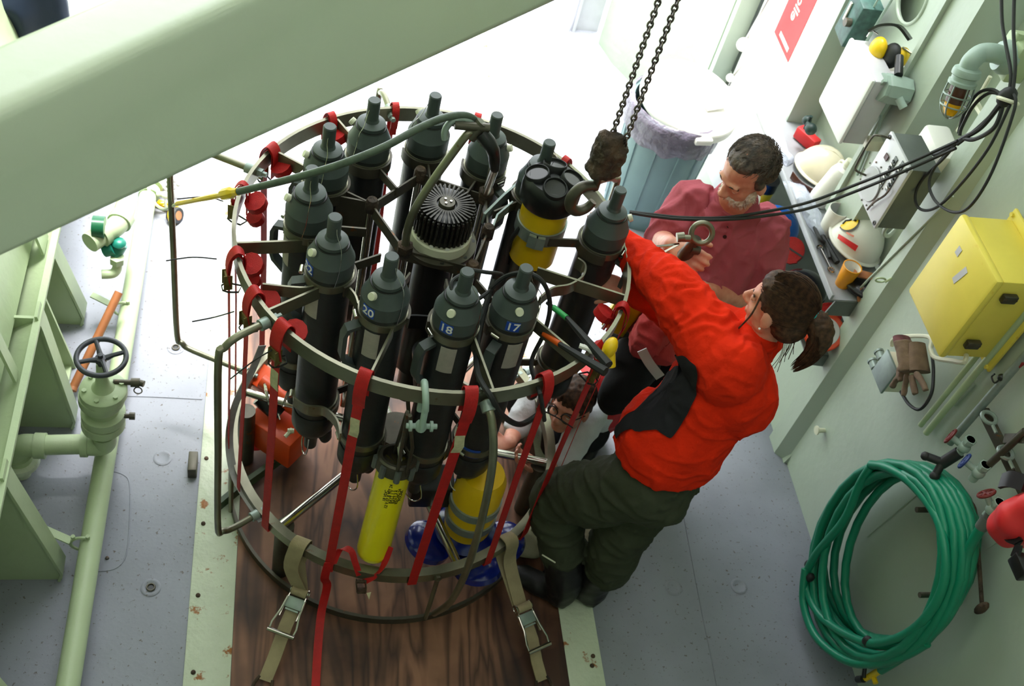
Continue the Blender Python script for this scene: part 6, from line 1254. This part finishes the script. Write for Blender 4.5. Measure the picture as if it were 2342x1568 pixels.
hm=hairmesh(b,.006,.004,(60,60,30),(rr2,ff,uu2),man); hm.data.materials.clear(); hm.data.materials.append(mat('dark_greying_hair',(92,74,62),.6,var=.4,scale=50,bump=.9,bscale=130,bdist=.004,col2=(44,36,32)))
def mpath(rn):
    d0=V((rn.gauss(0,1),rn.uniform(-1.2,1.0),rn.uniform(-.75,1))).normalized()
    if d0.y>.30 and d0.z<.62-.25*d0.y: return None
    if d0.y>-.1 and d0.z<-.1: return None
    flow=V((.35,.75,-.25)) if d0.z>.2 else V((.1,-.35,-1)); P=[]; k=1.0; L_=rn.uniform(.022,.05); q=d0.copy(); fl=(flow+V((rn.gauss(0,.25),rn.gauss(0,.25),rn.gauss(0,.2)))); 
    for j in range(5):
        t=j/4; dd=(d0+(fl-d0*fl.dot(d0))*(L_*9*t)).normalized(); P.append(tuple(ell(dd,c=(0,-.030,.038),R=(.081,.086,.080),k=1.0+.10*math.sin(t*1.6)*rn.uniform(.5,1))))
    return P
st=strands(man,g2,1,2000,None,mpath,r=.0010,seed=9); st.data.materials.clear(); st.data.materials.append(hm.data.materials[0])
b=B(); b.ball(g2(0,.052,-.088),(.040,.032,.030),18,d=uu2,xdir=rr2); b.ball(g2(0,.085,-.048),(.030,.012,.009),14,d=uu2,xdir=rr2)
for x in (-1,1): b.ball(g2(.036*x,.048,-.072),(.022,.030,.026),14,d=uu2,xdir=rr2); b.ball(g2(.054*x,.024,-.055),(.015,.024,.030),12,d=uu2,xdir=rr2); b.ball(g2(.029*x,.080,-.062),(.009,.011,.018),10,d=uu2,xdir=rr2)
hairmesh(b,.0045,.003,(90,90,90),(rr2,ff,uu2),man,m='beard',name='beard',lab='short grey and white beard')
rb=random.Random(5); bo=[o for o in man.children if o.name.startswith('beard')][0]; bb=B(); vs_=bo.data.vertices
for i in range(900):
    v_=vs_[rb.randrange(len(vs_))]; p0=v_.co+man.location; n_=v_.normal; 
    if n_.dot(-f2)>.3: continue
    dd=(n_*.5+uu2*-.9+V((rb.gauss(0,.2),rb.gauss(0,.2),rb.gauss(0,.2)))).normalized(); bb.tube([p0,p0+dd*.006,p0+dd*.012-uu2*.002],[.0009,.0008,.0003],3,caps=False)
part('beard_strands',bb,'beard',man,kind='stuff')
face_bits(man,g2,1.03,uu2,rr2,f2,body=body2)
# ------------------------------------------------------------------ what he holds
t=thing('bow_shackle','grey shackle with round eye and bolt held up by the person in the maroon shirt','shackle',py(1590,545,2.42))
k=py(1600,540,2.44); b=B(); b.torus(py(1605,533,2.44),(-.2,-.9,.5),.034,.0095,26,10); b.cyl(py(1578,545,2.42),py(1560,545,2.42),.012,12); b.cyl(py(1565,541,2.41),py(1548,543,2.41),.016,12); part('eye_bolt',b,'steel',t)
b=B(); b.tube([py(1595,545,2.44),py(1570,578,2.44),py(1562,585,2.45)],[.016,.024,.022],12); b.cyl(py(1580,568,2.43),py(1598,572,2.43),.016,10); part('clevis_body',b,'dsteel',t)
t=thing('square_frame','small bright metal frame with a triangular opening held below the shackle','bracket',py(1535,570,2.42))
b=B(); A=[py(1553,558,2.42),py(1500,564,2.42),py(1512,580,2.41)]
for i in range(3): b.ribbon([A[i],A[(i+1)%3]],(-.2,-.5,.8),.014,.006)
b.ribbon([A[1],A[1]+V((0,0,-.03))],(1,0,0),.02,.006); part('metal_frame',b,'chrome',t)
b=B(); b.tube([py(1520,588,2.43),py(1555,612,2.45)],.009,10); b.tube([py(1562,580,2.45),py(1562,612,2.46)],.009,10); single('wooden_stick','short pale wooden stick in the left hand of the person in maroon','handle',b,'yelbox')
b=B(); b.tube(smooth_pts([py(1566,657,2.40),py(1580,668,2.40),py(1608,692,2.42)],3),.010,10); single('metal_tube','short dull metal tube above the orange sleeve','tube',b,'steel')
# ------------------------------------------------------------------ third person crouching behind the straps
thr=thing('person','half hidden person with glasses crouching behind the ring in a white shirt and red vest','person',(1.27,2.72,0))
b=B(); hd3=V((1.20,2.50,.52)); 
f3=V((-.6,-.65,.15)).normalized(); u3=V((0,.1,1)); g3=head(b,hd3,f3,u3,1.0)
limb(b,[hd3-V((0,0,.05)),V((1.25,2.58,.36))],[.05,.055]); oval(b,[V((1.34,2.75,.12)),V((1.33,2.72,.25)),V((1.29,2.64,.36)),V((1.26,2.60,.42))],[.15,.16,.15,.07],[.12,.12,.1,.06],V((.75,-.65,0)))
limb(b,[V((1.33,2.55,.38)),V((1.22,2.42,.22)),V((1.10,2.36,.30))],[.05,.04,.028]); limb(b,[V((1.15,2.70,.38)),V((1.06,2.60,.22)),V((1.0,2.48,.28))],[.05,.04,.028]); hand(b,V((1.10,2.36,.30)),(-.8,.1,.4),(0,0,1),1,curl=.8)
hand(b,V((1.0,2.48,.28)),(-.8,-.3,.3),(0,0,1),1,curl=.8,mirror=-1)
for s in (-1,1): limb(b,[V((1.33+.06*s,2.72-.1*s,.14)),V((1.15+.06*s,2.60-.1*s,.24)),V((1.25+.07*s,2.66-.1*s,.05))],[.07,.055,.04])
me=remesh(b,.007,2); 
for v in me.vertices: v.co.z=max(v.co.z,.014)
me.materials.append(M['skin']); bd3=part('body',None,None,thr,me=shiftmesh(me,thr.location))
b=B(); oval(b,[V((1.35,2.76,.13)),V((1.34,2.73,.26)),V((1.30,2.66,.37)),V((1.27,2.61,.43))],[.17,.18,.165,.075],[.14,.14,.12,.07],V((.75,-.65,0))); limb(b,[V((1.33,2.55,.38)),V((1.22,2.42,.23))],[.066,.055]); limb(b,[V((1.15,2.70,.38)),V((1.06,2.60,.23))],[.066,.055])
me=remesh(b,.009,3,wrinkle(.006,12,2)); me.materials.append(mat('white_cotton',(220,222,230),.9,bump=.3,bscale=20)); part('white_shirt',None,None,thr,me=shiftmesh(me,thr.location))
b=B(); 
for s in (-1,1): limb(b,[V((1.33+.06*s,2.74-.1*s,.16)),V((1.15+.06*s,2.62-.1*s,.25)),V((1.25+.07*s,2.68-.1*s,.09))],[.095,.075,.06])
me=remesh(b,.01,3,wrinkle(.004,12,2)); 
for v in me.vertices: v.co.z=max(v.co.z,.014)
me.materials.append(M['darkcloth']); part('trousers',None,None,thr,me=shiftmesh(me,thr.location))
b=B(); oval(b,[V((1.42,2.74,.18)),V((1.40,2.72,.30)),V((1.36,2.66,.42)),V((1.33,2.62,.46))],[.14,.16,.14,.06],[.12,.13,.11,.06],V((.75,-.65,0))); me=remesh(b,.009,3,wrinkle(.004,12,8)); me.materials.append(M['signred']); part('life_vest',None,None,thr,me=shiftmesh(me,thr.location))
u3_=(u3-f3*u3.dot(f3)).normalized(); r3=f3.cross(u3_)
b=B(); b.ball(g3(0,-.02,.038),(.084,.094,.085),24,d=u3_,xdir=r3); b.ball(g3(0,-.05,-.01),(.075,.055,.07),18,d=u3_,xdir=r3); hairmesh(b,.007,.006,(60,60,30),(r3,f3,u3_),thr)
face_bits(thr,g3,1,u3_,r3,f3,body=bd3)
b=B()
for s in (-1,1): b.torus(g3(.032*s,.086,.0),f3,.022,.003,18,6)
b.tube([g3(-.01,.088,.0),g3(.01,.088,.0)],.003,6); b.tube([g3(-.054,.083,.002),g3(-.078,.0,.0)],.0025,6); b.tube([g3(.054,.083,.002),g3(.078,.0,.0)],.0025,6); part('glasses',b,'black',thr)
# yellow and red vest hung on the rail at the right end of the ring
t=thing('striped_vest','yellow garment with red and white stripes between the ring end and the orange sleeve','vest',py(1420,720,2.62)-V((0,0,.1)))
P=[py(1372,745,2.62),py(1440,640,2.62),py(1475,700,2.60),py(1425,775,2.60)]
b=B(); b.prism(P,(0.02,.05,0.0)); me=remesh(b,.006,2,lambda q:.006*noise.noise(q*12)); me.materials.append(M['yellow']); part('vest_panel',None,None,t,me=shiftmesh(me,t.location))
for a,c_,m in ((.10,.16,'signred'),(.22,.27,'signred'),(.03,.08,'whitep')):
    b=B(); q0,q1=P[0].lerp(P[3],a),P[1].lerp(P[2],a); r0,r1=P[0].lerp(P[3],c_),P[1].lerp(P[2],c_); off=V((0,-.012,.0)); b.prism([q0+off,q1+off,r1+off,r0+off],(0,.004,0)); part('stripe',b,m,t)
# dark bag and red cloth below the sleeve
b=B(); b.ball(py(1438,865,2.50),(.075,.12,.17),24,(.3,.2,1)); b.ball(py(1450,820,2.52),(.08,.09,.09),18); me=remesh(b,.01,2,wrinkle(.012,9,4)); me.materials.append(M['darkcloth']); o=bpy.data.objects.new('dark_bag',me); off=py(1440,860,2.36)-V((0,0,.16)); shiftmesh(me,off); COL.objects.link(o); o.location=off; tag(o,'dark cloth bag hanging between the ring and the person in the orange fleece','bag')
b=B(); b.ball(py(1490,760,2.50),(.06,.06,.11),22,(.2,.1,1)); b.ball(py(1515,795,2.48),(.06,.05,.07),22); me=remesh(b,.007,1,lambda q:fold(.02,9,6,(1.4,1.4,.5))(q)+fold(.010,17,2)(q)); me.materials.append(mat('faded_red_cloth',(196,70,74),.85,bump=.3,bscale=25)); o=bpy.data.objects.new('red_cloth',me); off=py(1500,770,2.48)-V((0,0,.1)); shiftmesh(me,off); COL.objects.link(o); o.location=off; tag(o,'faded red cloth bundle under the orange sleeve above the dark bag','cloth')
b=B(); b.ribbon(smooth_pts([py(1468,800,2.40),py(1485,830,2.38),py(1510,862,2.37)],4),(.5,.2,.8),.035,.004); single('reflective_strip','pale blue reflective strip below the faded red cloth','strip',b,'lgrey')

b=B(); b.ball(pz(1362,1225,.10),(.11,.09,.10),22); b.ball(pz(1215,1240,.09),(.05,.07,.08),16); me=remesh(b,.009,2,wrinkle(.010,12,6)); me.materials.append(mat('cream_canvas',(196,190,166),.9,bump=.3,bscale=30)); off=pz(1345,1215,.0); shiftmesh(me,off); o=bpy.data.objects.new('canvas_sack',me); COL.objects.link(o); o.location=off; tag(o,'cream canvas sack on the deck behind the black boots','sack')

c=px(10,0,-1.0); b=B(); b.ball(c,(.07,.20,.26),24); me=remesh(b,.015,2,fold(.04,5,3,(1,1.5,.5))); me.materials.append(mat('dark_navy',(18,34,58),.7)); off=c-V((0,0,.26)); shiftmesh(me,off); o=bpy.data.objects.new('navy_jacket',me); COL.objects.link(o); o.location=off; tag(o,'dark navy jacket hanging beside the hull in the top left corner','jacket')
